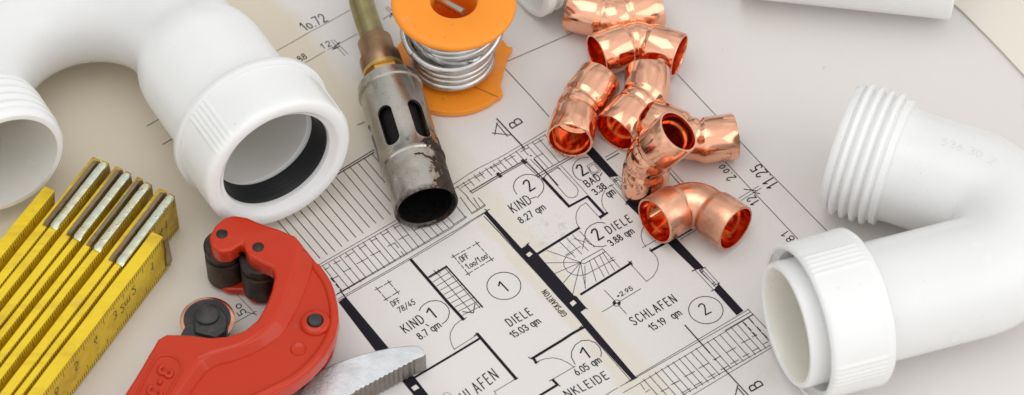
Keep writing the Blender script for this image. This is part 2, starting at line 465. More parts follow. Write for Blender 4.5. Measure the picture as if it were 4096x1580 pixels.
LL(thin, M2((1035, 612), (1000, 640), (980, 675), (976, 705), (985, 740), (1000, 765)), M2((998, 762), (1112, 690)), K6((420, 955), (632, 828)), K6((412, 948), (440, 1000)), K6((850, 655), (920, 628), (1010, 617), (1090, 635), (1160, 670), (1220, 715)), K6((1005, 832), (1230, 702)))
LL(3.4, K6((230, 365), (255, 400)), K6((215, 395), (250, 370)), K6((610, 840), (655, 818)), K6((760, 612), (800, 632)), K6((820, 668), (865, 655)), K6((970, 850), (1015, 828)), K6((1045, 870), (1078, 905)), K6((90, 235), (135, 212)))
LL(3, K5((312, 185), (1060, 994))+M3((358, 640), (340, 655))); LL(thin, M3((375, 665), (600, 925)), M3((390, 665), (612, 918)))
LL(3.4, K5((320, 115), (350, 140)), K5((340, 130), (368, 118)), K5((740, 472), (768, 455)), M3((360, 545), (380, 560)), M3((600, 920), (630, 905)))
link('door_and_window_lines', ln.bm, M_ink2, sheet, smooth=0); ln = Ink(0.00014+0.000003*3)
# --- straight stair
for i in range(10):
    k = i/9.0
    a = M2((872+165*k, 402+190*k))[0]; b = M2((960+178*k, 348+193*k))[0]
    LL(thin, [a, b])
LL(thin+.4, M2((905, 372), (1085, 575)), M2((950, 352), (1128, 555)), M2((895, 365), (910, 385)), M2((915, 360), (928, 380)), M2((875, 402), (960, 350)))
LL(3.2, K6((98, 152), (205, 165), (220, 75)))
link('straight_stair', ln.bm, M_ink2, sheet, smooth=0); ln = Ink(0.00014+0.000003*5)
# --- roof windows
def dashed(pts, n=4, w=2.8):
    for a, b in zip(pts, pts[1:]+pts[:1]):
        for i in range(n):
            f0, f1 = i/n+0.06, i/n+0.82/n+0.03
            ln.line([(a[0]+(b[0]-a[0])*f0, a[1]+(b[1]-a[1])*f0), (a[0]+(b[0]-a[0])*f1, a[1]+(b[1]-a[1])*f1)], w)
    for x, y in pts:
        ln.line([(x-9, y+5), (x+9, y-5)], w); ln.line([(x-6, y-7), (x+6, y+7)], w)
dashed(M2((610, 458), (670, 425), (712, 475), (655, 510)), 2); dashed(M2((995, 295), (1112, 230), (1185, 310), (1068, 382)), 4)
link('roof_window_outline', ln.bm, M_ink2, sheet, smooth=0); ln = Ink(0.00014+0.000003*1)
# --- winding stair
nw = (345, 325)
for e in ((175, 265), (170, 328), (215, 382), (258, 430), (305, 488), (370, 455)): LL(2.0, M3(nw, e))
LL(2.0, M3((240, 222), (318, 300)), M3((275, 205), (352, 285)), M3((305, 188), (385, 268)), M3((340, 168), (415, 250)), M3((268, 290), (345, 245)), M3((310, 205), (372, 225)), M3((365, 205), (355, 258)))
LL(2.4, M3((345, 330), (352, 315), (455, 257), (470, 272), (365, 332), (345, 330)))
LL(2.0, M3((310, 275), (275, 293), (260, 318), (262, 345), (280, 372), (310, 388), (345, 392), (375, 385), (505, 315)))
for s, e in (((130, 610), (235, 800)), ((185, 575), (280, 770)), ((215, 545), (340, 735)), ((245, 540), (390, 705)), ((85, 635), (155, 845)), ((40, 685), (42, 915))): LL(2.0, K8(s, e))
LL(2.4, K8((290, 622), (325, 600)), K8((300, 640), (345, 625)))
link('winding_stair', ln.bm, M_ink2, sheet, smooth=0); ln = Ink(0.00014+0.000003*4)
# --- level mark
LL(2.2, K8((600, 918))+K9((215, 155)), K8((235, 930))+K9((330, 35)), K9((380, 92), (458, 178)))
def circ(cx, cy, rx, ry, a0=0, a1=360, n=36, rot=0):
    out = []
    for i in range(n+1):
        a = rad(a0+(a1-a0)*i/n); x, y = rx*math.cos(a), ry*math.sin(a)
        c, s = math.cos(rad(rot)), math.sin(rad(rot))
        out.append((cx+x*c-y*s, cy+x*s+y*c))
    return out
kc = K9((359, 67))[0]
LL(2.2, circ(kc[0], kc[1], 15, 12.5))
for a0 in (145, -35): ln.poly([kc]+circ(kc[0], kc[1], 15, 12.5, a0, a0+90, 10))
link('level_mark', ln.bm, M_ink2, sheet, smooth=0); ln = Ink(0.00014+0.000003*1)
# --- room number circles
c2 = K12((310.5, 138))[0]; LL(2.8, circ(c2[0], c2[1], 69, 54.5, rot=4))
c1 = K5((512, 887))[0]; LL(2.8, circ(c1[0], c1[1], 68, 54.5, rot=1))
c3 = K4((762, 882))[0]; LL(2.8, circ(c3[0], c3[1], 60.5, 48.5, 140, 405, rot=1), K4((870, 970), (850, 995)), K5((780, 10), (840, -8)))
LL(2.8, K3(*spl) if False else K3((950, 140), (962, 112), (1000, 75), (1050, 48), (1110, 40), (1165, 47), (1215, 80), (1245, 120), (1253, 160), (1240, 215), (1215, 250), (1180, 275)))
LL(2.8, K7((388, 102), (350, 100), (300, 112), (255, 145), (230, 190), (228, 235), (248, 285), (280, 318), (320, 332)))
LL(2.8, K7((555, 762), (515, 753), (470, 755), (410, 782), (368, 822), (350, 870), (360, 925), (395, 965), (450, 992), (520, 998), (565, 985)))
LL(2.8, M3((318, 838), (300, 805), (300, 775), (318, 742), (350, 722), (385, 717), (420, 730), (443, 755), (450, 780), (447, 800)))
link('room_number_circle', ln.bm, M_ink2, sheet, smooth=0); ln = Ink(0.00014+0.000003*0)
# --- lower right roof band
LL(thin, M3((570, 935), (615, 905), (1190, 562)), M3((470, 994), (1200, 575)), M3((560, 984), (1215, 588)), M3((880, 994))+K12((75, 994), (960, 490)), K12((175, 994), (970, 515)))
LL(2.6, K12((500, 345), (785, 180)))
for s in ((-320, 832), (-260, 797), (-200, 762), (-140, 728), (-80, 694), (-20, 660), (40, 625), (95, 595), (160, 560), (210, 522), (325, 455), (385, 420), (450, 385), (512, 350), (568, 315), (625, 280), (675, 250)):
    LL(2.4, K12(s, (s[0]+241, s[1]+270)))
LL(2.4, K12((735, 215), (942, 442)), K12((785, 180), (960, 365)), K12((730, 125), (790, 185)))
for s, e in (((690, 260), (722, 292)), ((735, 310), (768, 342)), ((785, 362), (820, 398)), ((745, 220), (790, 268)), ((825, 308), (865, 348)), ((880, 368), (930, 420))): LL(3.2, K12(s, e))
for s, e in (((240, 725), (340, 670)), ((330, 815), (405, 775)), ((95, 810), (200, 755)), ((65, 975), (155, 925)), ((195, 900), (270, 858)), ((385, 640), (460, 600)), ((460, 740), (545, 695)), ((520, 565), (610, 515)), ((560, 680), (640, 637)), ((680, 608), (745, 575)), ((670, 470), (750, 428)), ((780, 550), (845, 515)), ((775, 410), (820, 385)), ((890, 480), (940, 455)), ((-40, 890), (40, 850))): LL(2.4, K12(s, e))
for s, e in (((920, 885), (990, 850)), ((805, 960), (885, 918)), ((1010, 975), (1100, 925)), ((600, 880), (640, 940)), ((650, 965), (690, 940))): LL(2.2, K9(s, e))
LL(5, K12((100, 290), (350, 570))); LL(2.4, K12((350, 570), (485, 720))); LL(4.5, K12((485, 720), (780, 1040))); LL(6, K12((400, 632), (410, 638)))
LL(4, K12((630, 898), (605, 1010)), K12((635, 925), (720, 1020)))
link('eaves_hatching', ln.bm, M_ink2, sheet, smooth=0)

# --- lettering: single-stroke alphabet, height 1
GL = {
 '0': (.5, [[(.25, 1), (.09, .92), (0, .7), (0, .3), (.09, .08), (.25, 0), (.41, .08), (.5, .3), (.5, .7), (.41, .92), (.25, 1)]]),
 'o': (.5, [[(.25, .62), (.08, .55), (0, .31), (.08, .07), (.25, 0), (.42, .07), (.5, .31), (.42, .55), (.25, .62)]]),
 '1': (.3, [[(.02, .72), (.26, 1), (.26, 0)]]),
 '2': (.5, [[(.02, .74), (.08, .92), (.25, 1), (.43, .92), (.5, .73), (.42, .5), (0, 0), (.52, 0)]]),
 '3': (.5, [[(.03, .84), (.12, .97), (.25, 1), (.41, .93), (.47, .77), (.41, .6), (.2, .54)], [(.2, .54), (.42, .48), (.5, .27), (.42, .07), (.25, 0), (.1, .04), (0, .17)]]),
 '4': (.5, [[(.38, 0), (.38, .55)], [(.3, 1), (0, .28), (.52, .28)]]),
 '5': (.5, [[(.46, 1), (.08, 1), (.04, .56), (.24, .62), (.42, .54), (.5, .32), (.42, .09), (.24, 0), (.08, .05), (0, .16)]]),
 '6': (.5, [[(.34, 1), (.08, .55), (0, .3), (.07, .08), (.25, 0), (.43, .08), (.5, .3), (.43, .52), (.25, .6), (.07, .52)]]),
 '7': (.48, [[(0, 1), (.48, 1), (.16, 0)]]),
 '8': (.5, [[(.25, 1), (.1, .94), (.05, .77), (.12, .6), (.25, .54), (.38, .6), (.45, .77), (.4, .94), (.25, 1)], [(.25, .54), (.07, .46), (0, .27), (.07, .07), (.25, 0), (.43, .07), (.5, .27), (.43, .46), (.25, .54)]]),
 '9': (.5, [[(.16, 0), (.42, .45), (.5, .7), (.43, .92), (.25, 1), (.07, .92), (0, .7), (.07, .48), (.25, .4), (.42, .45)]]),
 '.': (.08, [[(.02, 0), (.06, .04)]]), ' ': (.25, []), '+': (.4, [[(0, .4), (.4, .4)], [(.2, .2), (.2, .6)]]), '/': (.4, [[(0, -.12), (.4, 1.08)]]), '`': (.2, [[(.02, 1.15), (.16, .95)]]),
 'A': (.6, [[(0, 0), (.3, 1), (.6, 0)], [(.11, .34), (.49, .34)]]), 'B': (.5, [[(0, 0), (0, 1), (.3, 1), (.45, .9), (.45, .65), (.3, .54), (0, .54)], [(.3, .54), (.5, .42), (.5, .12), (.34, 0), (0, 0)]]),
 'C': (.55, [[(.53, .82), (.43, .96), (.28, 1), (.1, .92), (0, .68), (0, .32), (.1, .08), (.28, 0), (.43, .04), (.53, .18)]]),
 'D': (.55, [[(0, 0), (0, 1), (.28, 1), (.47, .88), (.55, .65), (.55, .35), (.47, .12), (.28, 0), (0, 0)]]),
 'E': (.45, [[(.45, 1), (0, 1), (0, 0), (.45, 0)], [(0, .53), (.36, .53)]]), 'F': (.45, [[(.45, 1), (0, 1), (0, 0)], [(0, .53), (.36, .53)]]),
 'G': (.55, [[(.53, .84), (.42, .97), (.28, 1), (.1, .92), (0, .68), (0, .32), (.1, .08), (.28, 0), (.45, .04), (.55, .16), (.55, .46), (.32, .46)]]),
 'H': (.55, [[(0, 0), (0, 1)], [(.55, 0), (.55, 1)], [(0, .53), (.55, .53)]]), 'I': (.06, [[(.03, 0), (.03, 1)]]),
 'K': (.5, [[(0, 0), (0, 1)], [(.48, 1), (0, .42)], [(.16, .6), (.52, 0)]]), 'L': (.42, [[(0, 1), (0, 0), (.44, 0)]]),
 'N': (.56, [[(0, 0), (0, 1), (.56, 0), (.56, 1)]]), 'O': (.58, [[(.29, 1), (.1, .92), (0, .68), (0, .32), (.1, .08), (.29, 0), (.48, .08), (.58, .32), (.58, .68), (.48, .92), (.29, 1)]]),
 'P': (.5, [[(0, 0), (0, 1), (.32, 1), (.48, .9), (.48, .6), (.32, .5), (0, .5)]]), 'R': (.52, [[(0, 0), (0, 1), (.32, 1), (.48, .9), (.48, .62), (.32, .52), (0, .52)], [(.26, .52), (.52, 0)]]),
 'S': (.5, [[(.48, .84), (.38, .97), (.25, 1), (.09, .94), (.02, .78), (.1, .6), (.4, .42), (.5, .24), (.42, .06), (.25, 0), (.1, .03), (0, .16)]]), 'T': (.5, [[(0, 1), (.5, 1)], [(.25, 1), (.25, 0)]]),
 'q': (.45, [[(.45, .1), (.3, 0), (.12, .03), (0, .18), (0, .5), (.12, .66), (.3, .68), (.45, .56)], [(.45, .68), (.45, -.3)]]),
 'm': (.75, [[(0, 0), (0, .68)], [(0, .5), (.12, .65), (.26, .68), (.37, .56), (.37, 0)], [(.37, .5), (.5, .65), (.63, .68), (.75, .56), (.75, 0)]]),
 '-': (.35, [[(0, .5), (.35, .5)]])}
def text_strokes(txt, gap=.24):
    x = 0; out = []
    for ch in txt:
        w, st = GL[ch]
        for s in st: out.append([(x+a, b) for a, b in s])
        x += w+gap
    return out, x-gap
lt = Ink(0.00016)
def T(txt, start, end, top, w=3.4, gap=.24):
    lt = Ink(0.00016)
    A, B, U = P(*start), P(*end), P(*top)
    st, L = text_strokes(txt, gap)
    r = (B-A)/L; u = U-A
    for s in st:
        v = [A+r*x+u*y for x, y in s]
        for a, b in zip(v, v[1:]): lt.quad(a, b, w*0.000094)
    link('printed_text', lt.bm, M_ink, sheet, smooth=0)
def TK(k, txt, *p, **kw): T(txt, *k(*p), **kw)
TK(K9, 'SCHLAFEN', (540, 292), (970, 50), (478, 222), w=4.0, gap=.42); TK(K9, '15.19  qm', (722, 348), (1018, 182), (668, 296), w=3.8)
TK(K6, 'DIELE', (578, 300), (803, 178), (522, 236), w=4.0, gap=.45); TK(K6, '15.03 qm', (612, 418), (888, 262), (560, 370), w=3.8)
TK(K3, 'KIND', (815, 368), (1005, 252), (755, 298), w=4.0, gap=.38); TK(K3, '8.7 qm', (962, 434), (1172, 302), (915, 382), w=3.8); lt.line(K3((1015, 280), (1045, 296)), 3.6)
TK(K3, 'DFF', (684, 100), (765, 58), (655, 55), w=2.8); TK(K3, '78/45', (752, 166), (912, 72), (724, 118), w=2.8)
TK(K5, 'DFF', (92, 645), (165, 603), (58, 600), w=3.0); TK(K5, '1.oo/1.oo', (152, 720), (352, 604), (116, 672), w=3.0, gap=.2)
TK(K5, 'KIND', (612, 155), (795, 50), (552, 78), w=4.0, gap=.36); TK(K5, '8.27 qm', (690, 260), (935, 112), (645, 208), w=3.8)
TK(K7, 'BAD', (382, 400), (512, 320), (332, 343), w=4.2, gap=.3); lt.line(K7((524, 252), (506, 285)), 3.6); TK(K7, '3.38', (462, 480), (572, 405), (414, 430), w=4.2); TK(K7, 'qm', (598, 505), (662, 462), (545, 448), w=4.0)
TK(K7, 'DIELE', (600, 868), (830, 742), (548, 802), w=4.2, gap=.45); TK(K7, '3.88 qm', (622, 990), (852, 856), (572, 942), w=4.0)
TK(K8, '+2.95', (375, 1010), (525, 925), (350, 975), w=3.0); TK(M3, '6.05 qm', (330, 895), (452, 828), (306, 868), w=3.8)
TK(M3, 'NKLEIDE', (285, 1008), (490, 910), (257, 974), w=4.0, gap=.38); TK(M3, 'GIPSKARTON', (278, 586), (172, 462), (254, 602), w=2.9, gap=.34)
TK(L2, '1o.72', (248, 157), (362, 102), (212, 122), w=4.4); TK(L2, '12', (337, 249), (380, 228), (320, 225), w=3.2, gap=.5); TK(L2, '88', (222, 312), (258, 290), (203, 288), w=3.4)
TK(K10, '11.25', (1292, 362), (1110, 160), (1190, 422), w=5.0, gap=.42); TK(K10, '2.oo', (868, 298), (742, 170), (786, 338), w=4.2, gap=.4); TK(K10, '12', (1102, 542), (1050, 478), (1022, 588), w=4.2, gap=.45)
TK(M4, '.81', (150, 218), (98, 168), (118, 240), w=3.6, gap=.3); TK(M1, '5o', (1240, 577), (1205, 530), (1205, 597), w=3.6)
TK(M2, 'HLAFEN', (1060, 1032), (1222, 905), (1022, 985), w=4.0, gap=.42)
TK(K4, 'B', (698, 236), (660, 192), (594, 298), w=5.0) ; TK(K12, 'B', (885, 890), (850, 845), (770, 955), w=5.0)
for k, pts, w in ((K12, ((238, 108), (243, 88), (258, 76), (275, 76), (295, 90), (303, 120), (308, 187), (364, 157)), 5), (K5, ((460, 886), (470, 845), (556, 935)), 5.5),
                  (K4, ((708, 858), (715, 832), (740, 817), (762, 832), (770, 870), (775, 930), (828, 897)), 6), (K3, ((1025, 160), (1045, 117), (1120, 208)), 6),
                  (K7, ((265, 210), (275, 182), (300, 174), (318, 195), (325, 240), (330, 285), (388, 250)), 6.5), (K7, ((418, 860), (425, 830), (452, 818), (472, 840), (480, 880), (490, 932), (542, 898)), 6.5), (M3, ((345, 782), (355, 757), (392, 806)), 6)):
    lt.line(k(*pts), w)
link('room_number', lt.bm, M_ink, sheet, smooth=0)

# cream card on the sheet, upper right
bm = bmesh.new()
poly = [P(*p, 0.001) for p in ((3790, -5), (3850, 45), (3900, 95), (3960, 155), (4020, 218), (4096, 300), (4300, 520), (4900, 300), (4500, -700), (3300, -500))]
prism(poly, 0.0004, 0.0012, bm)
mc = mat('cream_card', (0.74, 0.70, 0.60), 0.6); t = NT(mc)
t.base(t.mix(t.noise(25, 4), (0.78, 0.74, 0.655), (0.74, 0.70, 0.61))); t.bump(t.noise(700, 3), .08, .0005)
cardo = link('card_sheet', bm, mc, smooth=30); tag(cardo, 'plain cream card lying in the upper right corner beside the white pipe end', 'card')
bevel(cardo, 0.0003, 2)

# ------------------------------------------------------------------ white traps
def arc_path(A, dA, B, dB, R, step=0.002):
    """straight from A along dA, fillet of radius R, straight back to B (dB points from B towards the bend)"""
    # intersection of the two (almost coplanar) lines
    w0 = A-B; a = dA.dot(dA); b = dA.dot(dB); c = dB.dot(dB); d = dA.dot(w0); e = dB.dot(w0)
    den = a*c-b*b
    s = (b*e-c*d)/den; u = (a*e-b*d)/den
    pa, pb = A+dA*s, B+dB*u
    X = (pa+pb)/2
    ia, ib = (A-X).normalized(), (B-X).normalized()
    ang = ia.angle(ib)
    tl = R/math.tan(ang/2)
    pA, pB = X+ia*tl, X+ib*tl
    bis = (ia+ib).normalized(); cen = X+bis*(R/math.sin(ang/2))
    va, vb = pA-cen, pB-cen
    tot = va.angle(vb); n = max(8, int(tot*R/step)); ax = va.cross(vb).normalized()
    pts = [A]
    m = max(2, int((pA-A).length/step))
    pts += [A.lerp(pA, i/m) for i in range(1, m)]
    for i in range(n+1):
        pts.append(cen+Matrix.Rotation(tot*i/n, 3, ax) @ va)
    m = max(2, int((pB-B).length/step))
    pts += [pB.lerp(B, i/m) for i in range(1, m)]
    pts.append(B)
    return pts, ax
class Path:
    def __init__(s, pts, up):
        s.p = pts; s.up = up
        s.L = [0]
        for a, b in zip(pts, pts[1:]): s.L.append(s.L[-1]+(b-a).length)
        s.n = len(pts)
        s.len = s.L[-1]
    def at(s, d):
        if d <= 0:
            T0 = (s.p[1]-s.p[0]).normalized(); p = s.p[0]+T0*d; tt = T0
        elif d >= s.len:
            T0 = (s.p[-1]-s.p[-2]).normalized(); p = s.p[-1]+T0*(d-s.len); tt = T0
        else:
            import bisect
            i = min(max(bisect.bisect_right(s.L, d)-1, 0), s.n-2)
            f = (d-s.L[i])/(s.L[i+1]-s.L[i])
            p = s.p[i].lerp(s.p[i+1], f)
            def tg(j):
                return (s.p[min(j+1, s.n-1)]-s.p[max(j-1, 0)]).normalized()
            tt = tg(i).lerp(tg(i+1), f).normalized()
        n = s.up.cross(tt).normalized()
        return p, n, tt.cross(n).normalized()
    def sweep(s, prof, seg=72, close=False, bm=None):
        bm = bm or bmesh.new()
        rs = []
        for d, r in prof:
            p, n, b = s.at(d); rs.append((p, n, b, r))
        rings(bm, rs, seg, close)
        return bm
def fill(a, b, r0, r1=None, step=0.003):
    n = max(1, int(abs(b-a)/step)); r1 = r0 if r1 is None else r1
    return [(a+(b-a)*i/n, r0+(r1-r0)*i/n) for i in range(1, n+1)]
def thread_prof(s0, n, pitch, ro, ri):
    out = []
    for i in range(n):
        for f, k in ((0, 0), (.12, .1), (.25, .72), (.38, .97), (.5, 1), (.62, .97), (.75, .72), (.88, .1)):
            out.append((s0+(i+f)*pitch, ri+(ro-ri)*k))
    return out
def nut_ring(origin, axis, L, R, Ri, roll, name, parent, ribs=6, lip=0.0012, m=M_white, facets=4, stops=None):
    """coupling nut: s=0 at the front face, L at the back"""
    def rf(i, a, r):
        if r < R*0.93: return r
        d = ((a-roll) % (2*math.pi/facets)) - math.pi/facets
        dd = abs(d)*r
        bump = 0
        if dd < 0.0075 and 3 <= i <= len(prof)//2-2:
            bump = 0.0007*(0.5+0.5*math.cos(dd/0.0075*5*math.pi*2/2.0*1.0)) if True else 0
        return r+bump
    prof = [(0.0040, Ri), (0.0026, Ri+0.0002), (0.0022, Ri+0.0012), (0.0008, Ri+0.0022), (0.0, Ri+0.0032), (0.0, R-0.0016), (0.0006, R-0.0005), (0.002, R-0.0001)]
    prof += [(0.004, R)]+[(0.004+(L-0.008)*i/10, R+0.0003*i/10) for i in range(1, 11)]
    prof += [(L-0.0036, R+lip), (L-0.0012, R+lip), (L, R+lip-0.0012), (L, Ri+0.002), (L-0.002, Ri+0.0006), (L*0.5, Ri)]
    bm = bmesh.new()
    u, v = frame(axis)
    def rf2(i, a, r):
        if 4 <= i <= 16: return rf(i, a, r)
        return r
    def rfb(i, a, r):
        if not (7 <= i <= 18): return r
        d = abs(((a-roll) % (2*math.pi/facets))-math.pi/facets)*r
        if d < 0.0052: return r+0.00055*(0.5+0.5*math.cos(2*math.pi*d/0.0021))
        return r
    rings(bm, [(origin+axis*s, u, v, r) for s, r in prof], 360, True, rfun=rfb)
    return link(name, bm, m, parent, smooth=50)

# ---- left trap
d3 = Vector((0.505, -0.858, 0.087)).normalized(); nn = Vector((0.862, 0.507, 0)).normalized()
E2 = P(1094, 652, 0.0335); E1 = P(22, 655, 0.030)
sep_ = (E2-E1).dot(nn); RB = sep_/2
BENDX = 0.0215                                   # distance from E1 back to where the bend starts
a1 = E1-d3*BENDX
cen = a1+nn*RB
pts = [E1.lerp(a1, i/40) for i in range(41)]
upv = nn.cross(d3).normalized()
for i in range(1, 61):
    a = math.pi*i/60
    pts.append(cen-nn*(RB*math.cos(a))-d3*(RB*math.sin(a)))
a2 = cen+nn*RB
L2len = (E2-a2).dot(d3)
pts += [a2+d3*(L2len*i/40) for i in range(1, 41)]
pth = Path(pts, upv); LT = pth.len
low = min(p.z for p in pts)
trap = thing('drain_trap', 'white plastic U-shaped drain trap with black rubber seal in its nut, upper left', 'drain trap', (cen.x, cen.y, 0))
r0, r1 = 0.0216, 0.0250
prof = [(0.0, 0.0205), (0.0, 0.0222), (0.0012, 0.0234), (0.0038, 0.0235)]+thread_prof(0.0040, 4, 0.0043, 0.0240, 0.0231)+[(0.0215, 0.0229), (0.0222, 0.0236), (0.0245, 0.0236), (0.0252, r0+0.0004), (0.027, r0)]
sl = LT-0.0235-0.036
prof += fill(0.027, sl-0.012, r0)+[(sl-0.010, r0+0.0003), (sl-0.007, r0+0.0011), (sl-0.002, r1-0.0006), (sl+0.003, r1)]+fill(sl+0.003, LT-0.0122, r1)
prof += [(LT-0.0122, 0.0200)]+fill(LT-0.0122, LT-0.05, 0.0200, step=0.006)+fill(LT-0.05, 0.0, 0.0203, step=0.006)
bm = pth.sweep(prof, 96, True)
bm.faces.ensure_lookup_table()
ki = max(i for i, q in enumerate(prof) if q[1] == r1)
for k, f in enumerate(bm.faces):
    if k//96 > ki: f.material_index = 1
body = link('pipe_body', bm, M_white, trap, smooth=45); body.data.materials.append(M_inner)
E2n = P(1121, 662, 0.0330)
nut_ring(E2n, -d3, 0.0255, 0.0290, 0.0213, rad(-12), 'coupling_nut', trap, lip=0.0018, facets=3)
# seal ring with lips
bm = bmesh.new()
pr = [(0.0042, 0.0225)]
for i in range(4):
    s0 = 0.0046+i*0.0022
    pr += [(s0, 0.0208), (s0+0.0015, 0.0201), (s0+0.0019, 0.0200), (s0+0.0021, 0.0208)]
pr += [(0.0138, 0.0200), (0.0138, 0.0225)]
bm = lathe(pr, E2n, -d3, 96, True)
link('rubber_seal', bm, M_rubber, trap, smooth=25)

# ---- right trap
aL = Vector((-0.945, -0.319, 0.070)).normalized()
N0 = P(3143, 1303, 0.0275)
aU = Vector((-0.930, 0.368, 0.0)).normalized()
U0 = P(3357, 579, 0.0248)
ptsR, axR = arc_path(U0, -aU, N0, -aL, 0.0224)
pr_ = Path(ptsR, axR); LR = pr_.len
rtrap = thing('drain_bend', 'white plastic drain bend at the right, threaded end up and loose ribbed nut in front', 'drain bend', (N0.x+0.03, N0.y+0.02, 0))
rp = 0.0216
prof = [(0.0, 0.0205), (0.0, 0.0226), (0.0014, 0.0236), (0.0030, 0.0237)]+thread_prof(0.0032, 4, 0.0038, 0.0252, 0.0230)+[(0.0186, 0.0231), (0.0192, 0.0239), (0.0212, 0.0239), (0.0218, rp+0.0003), (0.025, rp)]
prof += fill(0.025, LR-0.034, rp, rp)+[(LR-0.031, rp+0.0004), (LR-0.027, rp+0.0010)]+fill(LR-0.027, LR-0.0008, 0.0226)+[(LR, 0.0220), (LR, 0.0207), (LR-0.0008, 0.0202)]+fill(LR-0.001, 0.0, 0.0201, 0.0201, 0.006)
bm = pr_.sweep(prof, 96, True); bm.faces.ensure_lookup_table()
ki = next(i for i, q in enumerate(prof) if q[0] > 0.1 and q[1] == 0.0202)
for k, f in enumerate(bm.faces):
    if k//96 >= ki: f.material_index = 1
body = link('pipe_body', bm, M_white, rtrap, smooth=45); body.data.materials.append(M_cream)
# moulding seam
NC = P(3193, 1292, 0.0285)
ax2 = Vector((-0.938, -0.340, 0.060)).normalized()
nut_ring(NC, -ax2, 0.0245, 0.0281, 0.0250, rad(38), 'coupling_nut', rtrap, lip=0.0004)
# raised moulded marks on the bend
def on_pipe_text(txt, path, d0, d1, rr, ang, h, w, parent, m, name, flip=1):
    st, L = text_strokes(txt, .22); bm = bmesh.new()
    for s in st:
        pl = []
        for x, y in s:
            d = d0+(d1-d0)*x/L; a = ang+flip*(y*h)/rr
            p, n, b = path.at(d)
            pl.append(p+n*(math.cos(a)*rr)+b*(math.sin(a)*rr))
        tube(pl, w, 8, bm)
    return link(name, bm, m, parent, smooth=60)
def angle_up(path, d, tilt=0.0):
    p, n, b = path.at(d)
    a = math.atan2(b.z, n.z)          # direction cos(a) n + sin(a) b that points up
    return a+tilt
on_pipe_text('536.30/2', pr_, 0.036, 0.057, rp-0.00003, angle_up(pr_, 0.045, 0.12), -0.0030, 0.00007, rtrap, M_white, 'moulded_number')

# ---- white pipe at the top edge and milky fitting behind the spool
pA = P(3826, -152, 0.0225); dP = (P(3000, -238, 0.0225)-pA).normalized()
bm = lathe([(0.0, 0.0205), (0.0, 0.0218), (0.0005, 0.0224), (0.001, 0.0225)]+[(0.001+0.010*i, 0.0225) for i in range(1, 9)]+[(0.082, 0.0225), (0.082, 0.0205)]+[(0.08-0.01*i, 0.0205) for i in range(0, 8)], pA, dP, 96, True)
o = link('drain_pipe', bm, M_white); tag(o, 'straight white plastic pipe with a square cut end at the top edge of the picture', 'pipe')
fA = P(2082, -98, 0.0185); fd = Vector((0.80, 0.56, 0.0)).normalized()
bm = lathe([(0.0, 0.0150), (0.0, 0.0172), (0.0008, 0.0182), (0.004, 0.0184), (0.0045, 0.0172), (0.007, 0.0172), (0.0075, 0.0184), (0.022, 0.0184), (0.024, 0.0165), (0.07, 0.0165), (0.07, 0.0145), (0.02, 0.0145)], fA, fd, 96, True)
mm_ = mat('milky', (0.82, 0.82, 0.78), 0.3, spec=.5, sss=0.5)
o = link('pipe_collar', bm, mm_); tag(o, 'milky translucent plastic pipe collar peeking out behind the orange solder spool', 'pipe collar')

# ------------------------------------------------------------------ copper elbows
def elbow(label, E1, Cc, E2, rb=0.0100, R=0.00875, m=M_copper, sock=0.0128):
    th = thing('copper_elbow', label, 'copper elbow', (Cc.x, Cc.y, 0), 'copper elbow fittings')
    dA = (Cc-E1).normalized(); dB = (Cc-E2).normalized()
    pts, ax = arc_path(E1, dA, E2, dB, rb, 0.0008)
    p = Path(pts, ax); L = p.len
    th_ = 0.0009; body = R-0.0007
    def half():
        return [(0.0, R-0.0002), (0.0003, R), (sock*0.5, R), (sock-0.0012, R+0.00002), (sock-0.0004, R-0.0001), (sock+0.0006, body-0.0001), (sock+0.0016, body-0.0003)]
    h = half()
    mid0, mid1 = sock+0.0016, L-sock-0.0016
    n = 18
    prof = h+[(mid0+(mid1-mid0)*i/n, body-0.0003+0.0005*math.sin(math.pi*i/n)) for i in range(1, n)]+[(L-s, r) for s, r in reversed(h)]
    inn = [(0.0, R-th_), (0.0005, R-th_-0.0001), (sock*0.5, R-th_-0.0001), (sock-0.001, R-th_-0.0001), (sock, body-th_-0.0008)]
    prof += [(L-s, r) for s, r in inn]+[(mid1+(mid0-mid1)*i/n, body-th_-0.0005) for i in range(1, n)]+list(reversed(inn))
    bm = p.sweep(prof, 72, True)
    bm.faces.ensure_lookup_table()
    no = len(h)*2+n-1
    for k, f in enumerate(bm.faces):
        if no <= k//72 < len(prof)-1: f.material_index = 1
    fb = link('fitting_body', bm, m, th, smooth=45); fb.data.materials.append(M_copper_in)
    return th
z = 0.0089
elbow('bright copper elbow at the top edge of the heap, bent towards the viewer, openings hidden', P(2276, 34, z), P(2455, 76, z), P(2630, 26, z))
elbow('copper elbow arching over the middle ones, both dark openings showing left and right', P(2387, 224, 0.0100), P(2552, 164, 0.0093), P(2718, 222, 0.0092))
elbow('leftmost copper elbow, round open mouth facing the viewer above the BAD room', P(2279, 560, 0.0113), P(2312, 430, 0.0093), P(2400, 316, 0.0090))
elbow('copper elbow in the middle of the heap, open mouth pointing down left', P(2457, 530, 0.0092), P(2588, 385, 0.0096), P(2592, 285, 0.0110))
elbow('rightmost copper elbow lying flat behind the standing one, closed side to the viewer', P(2602, 482, 0.0092), P(2788, 566, 0.0092), P(2938, 545, 0.0089))
B6 = P(2577, 757, 0.0); C6 = B6+Vector((0.0006, 0.0010, 0.0185))
elbow('copper elbow standing upright on one end, bright orange mouth tilted up to the right', B6+Vector((0, 0, 0.0002)), C6, C6+Vector((0.60, 0.02, 0.80)).normalized()*0.0178)
elbow('tarnished brown copper elbow nearest the viewer, both openings facing forward', P(2618, 885, 0.0112), P(2767, 798, 0.0092), P(2943, 914, 0.0112), m=M_copper_old, rb=0.0092, sock=0.0112, R=0.0092)

